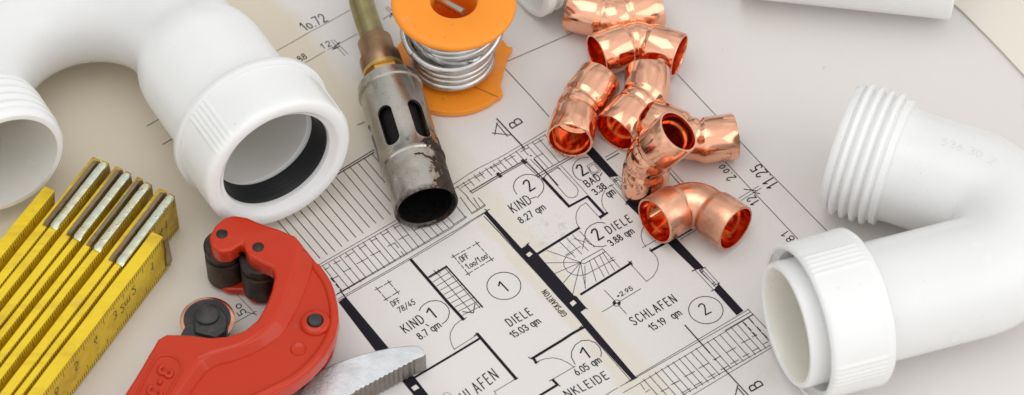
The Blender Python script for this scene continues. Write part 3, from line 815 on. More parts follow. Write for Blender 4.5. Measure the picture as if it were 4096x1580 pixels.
# ------------------------------------------------------------------ solder spool
Q5 = crop(1500, 0, 2.147)
M_orange = mat('orange_plastic', (0.93, 0.30, 0.02), 0.38, spec=0.4, sss=0.08); t = NT(M_orange)
co = t.coord()
ob = t.mix(t.noise(50, 4, .6, co), (0.95, 0.325, 0.025), (0.90, 0.27, 0.015))
ob = t.mix(t.fl(t.noise(500, 2, .5, co), .72, .78, 0, .6), ob, (0.35, 0.13, 0.04))
ob = t.mix(t.fl(t.noise(90, 5, .7, co), .60, .78, 0, .22), ob, (0.9, 0.55, 0.30))
t.base(ob); t.rough(t.fl(t.noise(80, 3, .6, co), .3, .7, .3, .5)); t.bump(t.noise(600, 2, .5, co), .06, .0005)
M_solder = mat('solder', (0.72, 0.72, 0.70), 0.28, metal=1.0); t = NT(M_solder); co = t.coord()
t.base(t.mix(t.noise(200, 3, .6, co), (0.66, 0.66, 0.65), (0.50, 0.50, 0.49))); t.rough(t.fl(t.noise(150, 3, .6, co), .3, .7, .2, .38)); t.bump(t.noise(260, 2, .5, co), .10, .0006)
SB = P(1809, 282, 0.0)
spool = thing('solder_spool', 'orange plastic spool of silver solder wire with a broken lower flange', 'solder spool', (SB.x, SB.y, 0))
sax = Vector((0.030, 0.0, 1.0)).normalized()
# lower flange with the broken bite
Rf = 0.0233
outl = []
for i in range(120):
    a = 2*math.pi*i/120
    outl.append(SB+Vector((math.cos(a)*Rf, math.sin(a)*Rf, 0)))
bite = [P(*q, 0.003) for q in Q5((1183, 405), (1165, 440), (1140, 462), (1132, 500), (1112, 560), (1098, 625), (1078, 690), (1070, 735), (1085, 755), (1095, 800), (1062, 832))]
a0 = math.atan2(bite[0].y-SB.y, bite[0].x-SB.x); a1_ = math.atan2(bite[-1].y-SB.y, bite[-1].x-SB.x)
keep = [p for p in outl if not (a1_ <= math.atan2(p.y-SB.y, p.x-SB.x) <= a0)]
keep.sort(key=lambda p: (math.atan2(p.y-SB.y, p.x-SB.x)-a0) % (2*math.pi))
poly = keep+list(reversed(bite))
bm = prism(poly, 0.0004, 0.0032)
fl_ = link('lower_flange', bm, M_orange, spool, smooth=30); bevel(fl_, 0.0007, 3, 30)
# crack
bm = bmesh.new()
ck = [P(*q, 0.00335) for q in Q5((850, 742), (900, 765), (950, 785), (1010, 812), (1062, 833))]
tube(ck, 0.00012, 6, bm)
link('crack_line', bm, mat('crack', (0.25, 0.08, 0.01), .7), fl_, smooth=60)
top_c = SB+sax*0.0425
ST = lambda s: SB+sax*s
lathe_p = [(0.0377, 0.0086), (0.0377, 0.0220), (0.0382, 0.0230), (0.0392, 0.0235), (0.0402, 0.0234), (0.0410, 0.0226), (0.0412, 0.0215), (0.0412, 0.0098), (0.0408, 0.0090), (0.0397, 0.0086)]
bm = lathe(lathe_p, SB, sax, 128, True, up=Vector((0, 1, 0)))
link('upper_flange', bm, M_orange, spool, smooth=40)
bm = lathe([(0.003, 0.0086), (0.0380, 0.0086), (0.0380, 0.0105), (0.003, 0.0105)], SB, sax, 96, True, up=Vector((0, 1, 0)))
link('core', bm, M_orange, spool, smooth=40)
# wire: winding helix, then loose crossing turns
wr = 0.00165
pts = []
x_, y_ = Vector((1, 0, 0)), Vector((0, 1, 0))
turns = [(i*0.0031) for i in range(9)]
N = 72
tot = 11
for i in range(tot*N+1):
    a = 2*math.pi*i/N; k = i/N
    zz = 0.0056+0.00305*k
    r = 0.0147+0.00025*math.sin(k*2.3)
    if k > 6.5:
        kk = (k-6.5)
        r = 0.0150+min(kk, 1)*0.0016+0.0008*math.sin(a*1.0+1)
        zz = 0.0056+0.00305*6.5+0.0026*kk+0.0020*min(kk, 1)*math.sin(a+0.6)
    pts.append(ST(min(zz, 0.0362))+x_*(r*math.cos(a))+y_*(r*math.sin(a)))
wbm = tube(pts, wr, 14)
pts = []
for i in range(int(2.2*N)+1):
    a = 2*math.pi*i/N+2.6
    zz = 0.0265+0.0055*math.sin(a+0.15)+0.0006*i/N; r = 0.0172+0.0005*math.sin(a*2)+0.0006*i/N
    pts.append(ST(zz)+x_*(r*math.cos(a))+y_*(r*math.sin(a)))
tube(pts, wr, 14, wbm)
pts = []
for i in range(int(1.6*N)+1):
    a = 2*math.pi*i/N+3.4
    zz = 0.0288+0.0050*math.sin(a-0.5); r = 0.0168
    pts.append(ST(zz)+x_*(r*math.cos(a))+y_*(r*math.sin(a)))
tube(pts, wr, 14, wbm)
link('solder_wire', wbm, M_solder, spool, smooth=60)
e0, e1 = P(*Q5((765, 108))[0], 0.0385), P(*Q5((420, -60))[0], 0.0320)
bm = tube([e0, e0.lerp(e1, .5)+Vector((0, 0, .0006)), e1], wr*0.95, 16)
link('wire_tail', bm, M_solder, spool, smooth=60)

# ------------------------------------------------------------------ torch nozzle
tor = thing('torch_nozzle', 'scorched steel torch burner with slots and a tarnished brass tube, lying by the orange spool', 'torch burner', (*P(1630, 560, 0).xy, 0))
M_steel = mat('scorched_steel', (0.62, 0.60, 0.56), 0.3, metal=1.0); t = NT(M_steel)
TN0 = P(1551, 334, 0.0131); TN1 = P(1706, 830, 0.0126); tax = (TN1-TN0).normalized(); TL = (TN1-TN0).length
tu, tv = frame(tax)          # tu: sideways (horizontal), tv: up
co = t.coord('Object')
def dotn(vec, off):
    n = t.add('ShaderNodeVectorMath', operation='DOT_PRODUCT'); t.l(co, n.inputs[0]); n.inputs[1].default_value = vec
    return t.math('SUBTRACT', n.outputs['Value'], off)
tl0 = TN0-Vector(tor.location)
s_along = dotn(tax, tl0.dot(tax)); side = tu if tu.x > 0 else -tu
s_side = dotn(side, tl0.dot(side))
n1 = t.noise(110, 5, .7, co, .5); n2 = t.noise(420, 4, .7, co); n3 = t.noise(45, 3, .6, co)
steel = t.mix(n1, (0.60, 0.58, 0.53), (0.43, 0.405, 0.36))
steel = t.mix(t.math('MULTIPLY', t.fl(n1, .45, .62), t.fl(s_along, .030, .050, .1, .75)), steel, (0.40, 0.34, 0.27))
steel = t.mix(t.fl(n2, .60, .70, 0, .6), steel, (0.12, 0.10, 0.085))
edge = t.math('ADD', t.math('MULTIPLY', s_side, 95.0), t.math('MULTIPLY', t.math('SUBTRACT', s_along, 0.040), 24.0))
soot = t.fl(t.math('ADD', edge, t.math('MULTIPLY', t.math('SUBTRACT', n1, .5), 4.2)), 0.62, 0.74)
soot = t.math('MULTIPLY', soot, t.fl(s_along, .026, .034))
soot2 = t.fl(t.math('ADD', t.math('MULTIPLY', t.math('SUBTRACT', s_along, 0.0600), 230.0), t.math('MULTIPLY', n1, 2.0)), 0.45, 1.2)
sootk = t.math('MAXIMUM', soot, soot2)
warm = t.fl(t.math('ADD', edge, t.math('MULTIPLY', t.math('SUBTRACT', n1, .5), 2.8)), 0.45, 0.75, 0, .8)
warm = t.math('MULTIPLY', warm, t.fl(s_along, .024, .034))
steel = t.mix(warm, steel, (0.42, 0.27, 0.17))
steel = t.mix(sootk, steel, t.mix(t.fl(n2, .35, .65), (0.008, 0.006, 0.006), (0.060, 0.032, 0.022)))
t.base(steel)
t.rough(t.math('ADD', t.fl(n1, .3, .7, .22, .42), t.math('MULTIPLY', sootk, .3)))
t.l(t.fl(sootk, 0, 1, 1, .25), t.b.inputs['Metallic'])
t.bump(t.math('ADD', n2, t.math('MULTIPLY', n3, 2)), .12, .0006)
Rn = 0.0119
gs = 0.0402
bm = lathe([(0.0004, 0.0075), (0.0, Rn-0.0010), (0.0006, Rn-0.0002), (0.0030, Rn-0.0002), (0.0034, Rn+0.0005), (0.0046, Rn+0.0005), (0.0050, Rn-0.0002), (0.0075, Rn), (0.020, Rn), (0.030, Rn), (gs-0.0012, Rn), (gs-0.0006, Rn+0.0004), (gs+0.0006, Rn+0.0004), (gs+0.0012, Rn-0.0001), (gs+0.010, Rn-0.0001), (TL-0.002, Rn), (TL-0.0003, Rn+0.0001), (TL, Rn-0.0002), (TL, Rn-0.0008), (TL-0.001, Rn-0.0011), (0.030, Rn-0.0011), (0.0035, Rn-0.0011)], TN0, tax, 128, True)
shell = link('burner_shell', bm, M_steel, tor, smooth=35)
cut = bmesh.new()
for k in range(6):
    a = rad(90-29+60*k)                    # around the axis, 90 = straight up
    rdir = (side*math.cos(a)+tv*math.sin(a)).normalized(); tdir = tax.cross(rdir).normalized()
    s0, s1, hw = 0.0212, 0.0336, 0.0030
    ol = []
    for i in range(13):
        b = math.pi*i/12; ol.append((s1+hw*math.sin(b), hw*math.cos(b)))
    for i in range(13):
        b = math.pi*i/12; ol.append((s0-hw*math.sin(b), -hw*math.cos(b)))
    base_ = TN0-Vector(tor.location)
    lo = [cut.verts.new(base_+tax*s+tdir*w+rdir*0.006) for s, w in ol]
    hi = [cut.verts.new(base_+tax*s+tdir*w+rdir*0.016) for s, w in ol]
    cut.faces.new(lo); cut.faces.new(list(reversed(hi)))
    for i in range(len(ol)):
        j = (i+1) % len(ol); cut.faces.new((lo[i], hi[i], hi[j], lo[j]))
bmesh.ops.recalc_face_normals(cut, faces=cut.faces)
cme = bpy.data.meshes.new('slot_cutter'); cut.to_mesh(cme); cut.free()
cob = bpy.data.objects.new('slot_cutter', cme); C.objects.link(cob); cob.parent = tor
bo = shell.modifiers.new('slots', 'BOOLEAN'); bo.object = cob; bo.operation = 'DIFFERENCE'; bo.solver = 'EXACT'
bpy.context.view_layer.update()
dg = bpy.context.evaluated_depsgraph_get()
nm = bpy.data.meshes.new_from_object(shell.evaluated_get(dg))
shell.modifiers.clear(); shell.data = nm
bpy.data.objects.remove(cob)
M_soot = mat('soot', (0.004, 0.0035, 0.003), 0.7, spec=.25); t = NT(M_soot)
t.rough(t.fl(t.noise(500, 3), .3, .7, .35, .8)); t.bump(t.noise(900, 4, .7), .5, .0006)
bm = lathe([(0.006, 0.002), (0.006, 0.0092), (TL-0.018, 0.0092), (TL-0.016, 0.0088), (TL-0.0155, 0.0035), (TL-0.020, 0.002)], TN0, tax, 64, True)
link('flame_tube', bm, M_soot, tor, smooth=40)
bm = lathe([(TL-0.016, Rn-0.00125), (TL-0.0012, Rn-0.00125), (TL-0.0012, Rn-0.0017), (TL-0.016, Rn-0.0017)], TN0, tax, 96, True)
link('soot_lining', bm, M_soot, tor, smooth=40)
def brass(name, a, b, spots):
    m = mat(name, a, 0.35, metal=1.0); t = NT(m); co = t.coord()
    n1 = t.noise(90, 5, .65, co, .4); n2 = t.noise(300, 4, .6, co)
    c = t.mix(t.fl(n1, .35, .65), a, b)
    c = t.mix(t.fl(t.noise(60, 4, .6, co), .55, .75, 0, .7), c, spots)
    c = t.mix(t.fl(n2, .64, .72, 0, .6), c, (0.10, 0.085, 0.05))
    t.base(c); t.rough(t.fl(n1, .3, .7, .26, .48)); t.bump(n2, .12, .0006)
    return m
M_brass = brass('tarnished_brass', (0.36, 0.30, 0.15), (0.24, 0.22, 0.11), (0.28, 0.32, 0.09))
M_bronze = brass('bronze_collar', (0.38, 0.235, 0.135), (0.28, 0.18, 0.105), (0.22, 0.14, 0.11))
M_gold = brass('brass_ring', (0.78, 0.55, 0.22), (0.62, 0.42, 0.17), (0.45, 0.30, 0.12))
# collar, hexagon, tube
bm = lathe([(-0.0130, 0.0066), (-0.0215, 0.0066), (-0.0220, 0.0062), (-0.0220, 0.0045), (-0.013, 0.0045)], TN0, tax, 64, True)
bm = lathe([(-0.0135, 0.0045), (-0.0135, 0.0070), (-0.0128, 0.0079), (-0.0070, 0.0080), (-0.0064, 0.0076), (-0.0064, 0.0045)], TN0, tax, 64, True, bm=bm)
link('collar', bm, M_bronze, tor, smooth=35)
bm = lathe([(-0.0066, 0.0040), (-0.0066, 0.0080), (-0.0050, 0.0080), (-0.0050, 0.0040)], TN0, tax, 64, True)
bm = lathe([(-0.0052, 0.0040), (-0.0052, 0.0074), (-0.0045, 0.0078), (0.0006, 0.0078), (0.0006, 0.0040)], TN0, tax, 6, True, bm=bm)
link('hex_fitting', bm, M_gold, tor, smooth=25)
tp = [TN0-tax*0.010, TN0-tax*0.017, TN0-tax*0.0225]+[P(1475, 100, 0.0140), P(1457, 45, 0.0146), P(1445, 0, 0.0152), P(1444, -60, 0.016), P(1444, -150, 0.0165), P(1448, -260, 0.0165)]
tp = spline(tp, 8)
bm = tube(tp, 0.0048, 40, rad_list=[0.0046 if i < 6 else 0.0048 for i in range(len(tp))])
link('brass_tube', bm, M_brass, tor, smooth=60)

# ------------------------------------------------------------------ folding ruler
def wood_yellow(name):
    m = mat(name, (0.80, 0.52, 0.02), 0.45, spec=.4); t = NT(m); co = t.coord()
    mp_ = t.add('ShaderNodeMapping'); t.l(co, mp_.inputs[0]); mp_.inputs['Rotation'].default_value = (0, 0, -RAZ); 
    mp_.inputs['Scale'].default_value = (0.12, 1.0, 1.0)
    g = t.noise(700, 4, .6, mp_.outputs[0]); n1 = t.noise(60, 5, .6, co); n2 = t.noise(240, 4, .65, mp_.outputs[0])
    c = t.mix(g, (0.84, 0.61, 0.018), (0.76, 0.53, 0.012))
    c = t.mix(t.fl(n1, .52, .72, 0, .55), c, (0.48, 0.29, 0.02))
    c = t.mix(t.fl(n2, .66, .74, 0, .7), c, (0.62, 0.44, 0.25))
    c = t.mix(t.fl(t.noise(380, 3, .6, co), .70, .76, 0, .7), c, (0.16, 0.10, 0.03))
    vd = t.add('ShaderNodeVectorMath', operation='DOT_PRODUCT'); t.l(co, vd.inputs[0]); vd.inputs[1].default_value = RD
    enda = t.math('SUBTRACT', vd.outputs['Value'], END0)
    dirt = t.math('MULTIPLY', t.fl(enda, 0.030, -0.004, 0.0, 0.9), t.fl(t.noise(130, 5, .7, mp_.outputs[0]), .30, .52))
    c = t.mix(dirt, c, (0.22, 0.11, 0.035))
    sz = t.add('ShaderNodeSeparateXYZ'); t.l(co, sz.inputs[0])
    c = t.mix(t.math('MULTIPLY', t.fl(t.noise(90, 5, .7, mp_.outputs[0]), .50, .66), .45), c, (0.42, 0.24, 0.03))
    t.base(c); t.rough(t.fl(n1, .3, .7, .36, .55)); t.bump(g, .18, .0005)
    return m
ZT = 0.0195
ra, rb_ = P(371, 624, ZT), P(371-300, 624+375, ZT)
rd = (rb_-ra).normalized(); RAZ = math.atan2(rd.y, rd.x)
rn = Vector((-rd.y, rd.x, 0)); 
if rn.x < 0: rn = -rn                       # towards the right-hand (scale) side
RD = (rd.x, rd.y, 0.0); _rb = P(300, 1150, 0); END0 = (P(540, 700, ZT)-Vector((_rb.x, _rb.y, 0))).dot(Vector(RD))
M_yel = wood_yellow('yellow_wood')
M_tick = mat('scale_print', (0.18, 0.12, 0.03), .7)
M_redp = mat('red_print', (0.60, 0.06, 0.02), .6)
def clip_mat(name, a, b):
    m = mat(name, a, .3, metal=1.0); t = NT(m); co = t.coord()
    n = t.noise(120, 4, .6, co); n2 = t.noise(420, 3, .6, co)
    t.base(t.mix(t.fl(n2, .62, .70, 0, .7), t.mix(t.fl(n, .35, .65), a, b), (0.16, 0.12, 0.08))); t.rough(t.fl(n, .3, .7, .22, .42)); t.bump(n2, .25, .0008)
    return m
M_clipb = clip_mat('zinc_clip', (0.74, 0.70, 0.50), (0.62, 0.70, 0.60))
M_clipd = clip_mat('dull_clip', (0.30, 0.27, 0.20), (0.34, 0.23, 0.14))
ruler = thing('folding_ruler', 'folded yellow wooden ruler standing on edge with metal hinge clips, lower left', 'folding ruler', (*P(300, 1150, 0).xy, 0))
RL = 0.150
def seg_box(bm, a, b, thick, z0, z1, taper=True):
    """a,b: end points of the left top edge; thickness towards rn"""
    d = (b-a).normalized(); n = Vector((-d.y, d.x, 0)); n = n if n.dot(rn) > 0 else -n
    L = (b-a).length; N = 30
    sec = []
    for i in range(N+1):
        p = a.lerp(b, i/N); s = L*i/N
        w = 0.0
        q = [p+n*w, p+n*(thick-w)]
        sec.append([bm.verts.new((q[0].x, q[0].y, z0)), bm.verts.new((q[1].x, q[1].y, z0)), bm.verts.new((q[1].x, q[1].y, z1+0.0001*math.sin(s*180+a.x*900))), bm.verts.new((q[0].x, q[0].y, z1+0.0001*math.sin(s*180+a.x*900)))])
    for i in range(N):
        for k in range(4):
            k2 = (k+1) % 4
            bm.faces.new((sec[i][k], sec[i][k2], sec[i+1][k2], sec[i+1][k]))
    bm.faces.new(sec[0]); bm.faces.new(list(reversed(sec[-1])))
    return d, n
ends = [(371, 624), (410, 639), (463, 662), (503, 681), (548, 704), (582, 724), (636, 750), (677, 771)]
ends2 = [(407, 637), (452, 659), (498, 677), (538, 700), (575, 721), (622, 744), (672, 768), (713, 790)]
gapw = 0.0007
seg_data = []
for i, (e, e2) in enumerate(zip(ends, ends2)):
    a = P(*e, ZT); w = (P(*e2, ZT)-a).dot(rn)
    seg_data.append((a, a+rd*RL, w-(0.0005 if i % 2 == 0 else 0.0016), ZT))
a9 = P(607, 925, ZT); w9 = (P(650, 950, ZT)-a9).dot(rn)
seg_data.append((a9, a9+rd*(RL-0.03), w9, ZT))
a0_ = P(178, 742, ZT); b0_ = P(0, 960, ZT); d0_ = (b0_-a0_).normalized()
seg_data.append((a0_, a0_+d0_*0.12, 0.0046, ZT))
def quad_on_face(bm, a, d, n_off, thick, s, z, w, h):
    p = a+d*s
    v = [(s-w/2, z), (s+w/2, z), (s+w/2, z-h), (s-w/2, z-h)]
    bm.faces.new([bm.verts.new((*(a+d*ss+n_off*(thick+0.00006)).xy, zz)) for ss, zz in v])
def face_text(bm, txt, a, d, n, thick, s0, z0, h, w, flip=1):
    st, L = text_strokes(txt)
    for s in st:
        for p, q in zip(s, s[1:]):
            A = a+n*(thick+0.00008)+d*(s0+flip*p[0]*h); A.z = z0+flip*p[1]*h
            B = a+n*(thick+0.00008)+d*(s0+flip*q[0]*h); B.z = z0+flip*q[1]*h
            e = (B-A).normalized(); m = n.cross(e)*(w/2)
            bm.faces.new([bm.verts.new(x) for x in (A-m, B-m, B+m, A+m)])
for i, (a, b, w, zt) in enumerate(seg_data):
    bm = bmesh.new()
    d, n = seg_box(bm, a, b, w, 0.0002, zt)
    so = link('ruler_segment', bm, M_yel, ruler, smooth=30)
    if i == 9:
        # splintered end
        me = so.data
        for v in me.vertices:
            wp = v.co+Vector(ruler.location)
            if (wp-a).dot(d) < 0.001:
                v.co += d*(0.0045*(1-(wp.z/zt)))
    bevel(so, 0.0004, 2, 50)
    # printed scale
    tb = bmesh.new()
    full = i in (8, 7, 9)
    L = (b-a).length
    k = 0; s = 0.0016
    while s < L-0.002:
        if i == 8 and s < 0.0125 and False: pass
        long_ = (k % 10 == 0); midl = (k % 5 == 0)
        h = 0.0048 if long_ else (0.0036 if midl else 0.0026)
        quad_on_face(tb, a, d, n, w, s, zt-0.0002, 0.00033, h)
        if full: quad_on_face(tb, a, d, n, w, s, 0.0006+h, 0.00033, h)
        k += 1; s += 0.00127
    if i == 8:
        for q in range(9):
            face_text(tb, str(q+1), a, d, n, w, 0.0016+0.0123*(q+1)-0.0042, zt*0.72, 0.0042, 0.0005, -1)
        face_text(tb, '2m', a, d, n, w, 0.0016+0.0123*2.30, zt*0.64, 0.0040, 0.00045, -1)
    if i == 7:
        face_text(tb, '1', a, d, n, w, 0.0085, zt*0.66, 0.0042, 0.0005, -1); face_text(tb, '4', a, d, n, w, 0.0120, zt*0.60, 0.0042, 0.0005, -1)
    if i == 9: face_text(tb, '100', a, d, n, w, 0.020, zt*.60, 0.0042, 0.0005, -1)
    link('printed_scale', tb, M_tick, so, smooth=0)
    if i == 7:
        rb2 = bmesh.new(); face_text(rb2, '7', a, d, n, w, 0.0205, zt*0.72, 0.0045, 0.0006, -1)
        link('red_numeral', rb2, M_redp, so, smooth=0)
# hinge clips: a dull half on the left segment, a bright half on the right one of each pair
for j in range(4):
    for half in (0, 1):
        i = 2*j+half
        a, b, w, zt = seg_data[i]
        bm = bmesh.new()
        off = (w-0.0018) if half == 0 else 0.0001
        wid = 0.0031 if half else 0.0023
        s0 = 0.0012 if half else 0.0016
        s1 = 0.0352 if j < 3 else 0.0362
        N = 26
        sec = []
        for q in range(N+1):
            p = a+rd*(s0+(s1-s0)*q/N)+rn*off
            hgt = 0.0006+0.00006*math.sin(q*1.9+i)
            e_ = 0.0006 if q in (0, N) else 0.0
            pr = [(0, 0), (e_, hgt*0.8), (0.0006+e_, hgt), (wid-0.0008-e_, hgt), (wid-0.0002-e_, hgt*0.8), (wid, 0)]
            if half == 0: pr = [(0, 0), (e_, hgt*0.6), (0.0010+e_, hgt*0.75), (wid*0.62, hgt*0.8), (wid*0.82, hgt*2.0), (wid, 0)]
            sec.append([bm.verts.new((*(p+rn*x).xy, zt+0.00005+y)) for x, y in pr])
        for q in range(N):
            for k in range(5):
                bm.faces.new((sec[q][k], sec[q][k+1], sec[q+1][k+1], sec[q+1][k]))
        bm.faces.new(sec[0]); bm.faces.new(list(reversed(sec[-1])))
        link('hinge_clip', bm, M_clipb if half else M_clipd, ruler, smooth=40)
# hook plate at the end of the outer segment
a, b, w, zt = seg_data[8]
bm = bmesh.new()
c0 = a+rn*(w+0.0004)
ol = [(-0.0012, 0.0180), (0.0010, 0.0188), (0.0008, 0.0120), (0.0016, 0.0085), (0.0014, 0.0035), (0.0002, 0.0020), (-0.0018, 0.0040)]
lo = [bm.verts.new((*(c0+rd*s).xy, zz)) for s, zz in ol]; hi = [bm.verts.new((*(c0+rd*s+rn*0.0006).xy, zz)) for s, zz in ol]
bm.faces.new(lo); bm.faces.new(list(reversed(hi)))
for i in range(len(ol)):
    j = (i+1) % len(ol); bm.faces.new((lo[i], lo[j], hi[j], hi[i]))
link('end_plate', bm, M_clipd, ruler, smooth=30)

# ------------------------------------------------------------------ pipe cutter
R1 = crop(450, 830, 1.325)
M_red = mat('red_paint', (0.60, 0.035, 0.012), 0.40, spec=.08, coat=.6); t = NT(M_red); co = t.coord()
n1 = t.noise(50, 4, .6, co); n2 = t.noise(520, 3, .6, co)
c = t.mix(n1, (0.54, 0.034, 0.006), (0.47, 0.026, 0.004))
c = t.mix(t.fl(t.noise(130, 5, .7, co), .70, .73, 0, .75), c, (0.20, 0.10, 0.08))
t.base(c); t.rough(t.fl(n1, .3, .7, .28, .42)); t.bump(t.math('ADD', n2, t.math('MULTIPLY', n1, 3.)), .08, .0007)
M_iron = mat('dark_iron', (0.045, 0.035, 0.028), 0.45, metal=.6); t = NT(M_iron); co = t.coord()
n1 = t.noise(160, 5, .7, co)
t.base(t.mix(t.fl(n1, .42, .7), (0.030, 0.026, 0.024), (0.12, 0.065, 0.036))); t.rough(t.fl(n1, .3, .7, .35, .6)); t.bump(n1, .25, .0007)
M_black = mat('black_oxide', (0.022, 0.023, 0.026), 0.38, spec=.5); t = NT(M_black); co = t.coord()
n1 = t.noise(220, 4, .6, co); t.base(t.mix(t.fl(n1, .5, .75), (0.02, 0.021, 0.024), (0.06, 0.045, 0.04))); t.bump(n1, .15, .0006)
cutter = thing('pipe_cutter', 'red C-shaped pipe cutter with two dark rollers and a cutting wheel, beside the yellow ruler', 'pipe cutter', (*P(900, 1250, 0).xy, 0))
def zpoly(k, z, pts, sm=0):
    v = [P(*q, z) for q in k(*pts)]
    if sm:
        n = len(v); out = []
        for i in range(n):
            p0, p1, p2, p3 = v[i-1], v[i], v[(i+1) % n], v[(i+2) % n]
            for q in range(sm):
                tt = q/sm
                out.append(0.5*((2*p1)+(p2-p0)*tt+(2*p0-5*p1+4*p2-p3)*tt*tt+(3*p1-p0-3*p2+p3)*tt**3))
        v = out
    return v
inner = [(60, 994), (110, 915), (150, 850), (190, 780), (215, 740), (240, 695), (285, 668), (350, 669), (430, 674), (520, 685), (610, 678), (700, 648), (770, 590), (820, 500), (845, 430), (860, 355), (848, 318), (785, 290), (720, 255), (704, 225), (690, 188), (668, 200), (620, 232), (565, 235), (522, 205), (512, 150), (540, 95), (590, 50), (640, 37), (710, 48), (800, 85), (880, 110), (975, 150)]
outer = [(1035, 230), (1100, 310), (1160, 400), (1192, 500), (1200, 590), (1180, 680), (1125, 780), (1050, 865), (960, 935), (850, 990), (700, 1060), (560, 1130), (420, 1250), (300, 1400), (0, 1700), (-400, 1700), (-180, 1380), (-60, 1190)]
crest = [(1045, 240), (1075, 300), (1045, 400), (1000, 510), (955, 600), (895, 680), (830, 730), (750, 775), (650, 815), (560, 835), (505, 870), (450, 940), (350, 1090), (170, 1320), (-60, 1650), (-350, 1650), (-180, 1380), (-60, 1190)]
ZB, ZW, ZTp = 0.0160, 0.0222, 0.0262
bm = prism(zpoly(R1, ZW, inner[:-9]+[(690, 188), (720, 200), (820, 190), (900, 150), (975, 160)]+outer), ZB, ZW-0.0004)
o = link('frame_web', bm, M_red, cutter, smooth=35); bevel(o, 0.0022, 5, 35)
line1 = [(1000, 200), (985, 240), (945, 370), (905, 500), (862, 580), (810, 645), (755, 690), (690, 725), (610, 750), (525, 772), (462, 803), (405, 880), (310, 1020), (130, 1260), (-90, 1600), (-340, 1640), (-180, 1380), (-60, 1190)]
bm = bmesh.new()
tp_ = [bm.verts.new(p.xy.to_3d()+Vector((0, 0, ZTp))) for p in zpoly(R1, ZTp, inner+line1)]
md_ = [bm.verts.new(p.xy.to_3d()+Vector((0, 0, ZW-0.0006))) for p in zpoly(R1, ZTp, inner)+zpoly(R1, ZW, crest)]
lo_ = [bm.verts.new(v.co.xy.to_3d()+Vector((0, 0, ZB+0.003))) for v in md_]
bm.faces.new(tp_); bm.faces.new(list(reversed(lo_)))
for i in range(len(tp_)):
    j = (i+1) % len(tp_)
    bm.faces.new((md_[i], md_[j], tp_[j], tp_[i])); bm.faces.new((lo_[i], lo_[j], md_[j], md_[i]))
o = link('frame_ridge', bm, M_red, cutter, smooth=35); bevel(o, 0.0016, 5, 20)
# outer rim bead
rim = [P(*q, ZW-0.0004) for q in R1((1075, 310), (1135, 400), (1165, 500), (1172, 590), (1153, 672), (1100, 765), (1030, 845), (945, 912), (840, 965), (690, 1035), (545, 1105), (400, 1230))]
bm = tube([p-Vector((0,0,0.0007)) for p in spline(rim, 6)], 0.0017, 16)
link('rim_bead', bm, M_red, cutter, smooth=60)
# lower cheek: only a sliver shows under the gap
low_in = [(60, 1140), (215, 880), (285, 810), (520, 830), (700, 790), (790, 700), (838, 560), (850, 490), (800, 490), (740, 490), (690, 440), (610, 440), (560, 410), (575, 330), (600, 260), (700, 260), (900, 330)]
low_out = [(1060, 380), (1140, 490), (1185, 600), (1190, 680), (1165, 775), (1105, 870), (1010, 940), (900, 1000), (700, 1090), (500, 1200), (300, 1450), (-200, 1500)]
bm = prism(zpoly(R1, 0.0036, low_in+low_out), 0.0003, 0.0036)
o = link('lower_cheek', bm, M_red, cutter, smooth=35); bevel(o, 0.0016, 4, 35)
bm = prism(zpoly(R1, 0.012, [(900, 420), (1000, 380), (1090, 470), (1150, 590), (1150, 690), (1105, 790), (1020, 870), (920, 930), (700, 1010), (620, 1000), (700, 860), (880, 730), (950, 600)]), 0.005, 0.0128)
link('spine_core', bm, M_black, cutter, smooth=0)
# rollers and pins
def vcyl(bm, c, prof, seg=48): return lathe(prof, Vector((c.x, c.y, 0)), Vector((0, 0, 1)), seg, False, True, True, bm=bm, up=Vector((0, 1, 0)))
for pxy, rr in (((580, 140), 0.0072), ((772, 210), 0.0072)):
    c = P(*R1(pxy)[0], ZTp)
    bm = vcyl(bmesh.new(), c, [(0.0014, rr*0.86), (0.0020, rr), (0.0142, rr), (0.0144, rr*0.90), (0.0158, rr*0.88), (0.0166, rr*0.92), (0.0170, rr), (0.0196, rr), (0.0203, rr*0.9), (0.0205, rr*0.5)])
    link('roller', bm, M_iron, cutter, smooth=35)
    bm = vcyl(bmesh.new(), c, [(0.0010, 0.0021), (ZTp+0.0001, 0.0021), (ZTp+0.0003, 0.0018)], 32)
    link('roller_pin', bm, M_iron, cutter, smooth=35)
c = P(*R1((1075, 610))[0], ZW)
bm = lathe([(ZW-0.002, 0.0056), (ZW-0.0002, 0.0055), (ZW+0.0008, 0.0050), (ZW+0.0013, 0.0043), (ZW+0.0013, 0.0030), (ZW-0.001, 0.0028)], Vector((c.x, c.y, 0)), Vector((0, 0, 1)), 48, True, up=Vector((0, 1, 0)))
link('pin_boss', bm, M_red, cutter, smooth=40)
bm = vcyl(bmesh.new(), c, [(ZW-0.002, 0.0027), (ZW+0.0014, 0.0027), (ZW+0.0021, 0.0023), (ZW+0.0023, 0.0012)], 32)
link('spare_pin', bm, M_black, cutter, smooth=50)
c = P(*R1((985, 748))[0], ZW)
bm = vcyl(bmesh.new(), c, [(ZW-0.002, 0.0028), (ZW-0.0003, 0.0028), (ZW+0.0001, 0.0024), (ZW-0.0001, 0.0019)], 32)
link('moulded_disc', bm, M_red, cutter, smooth=50)
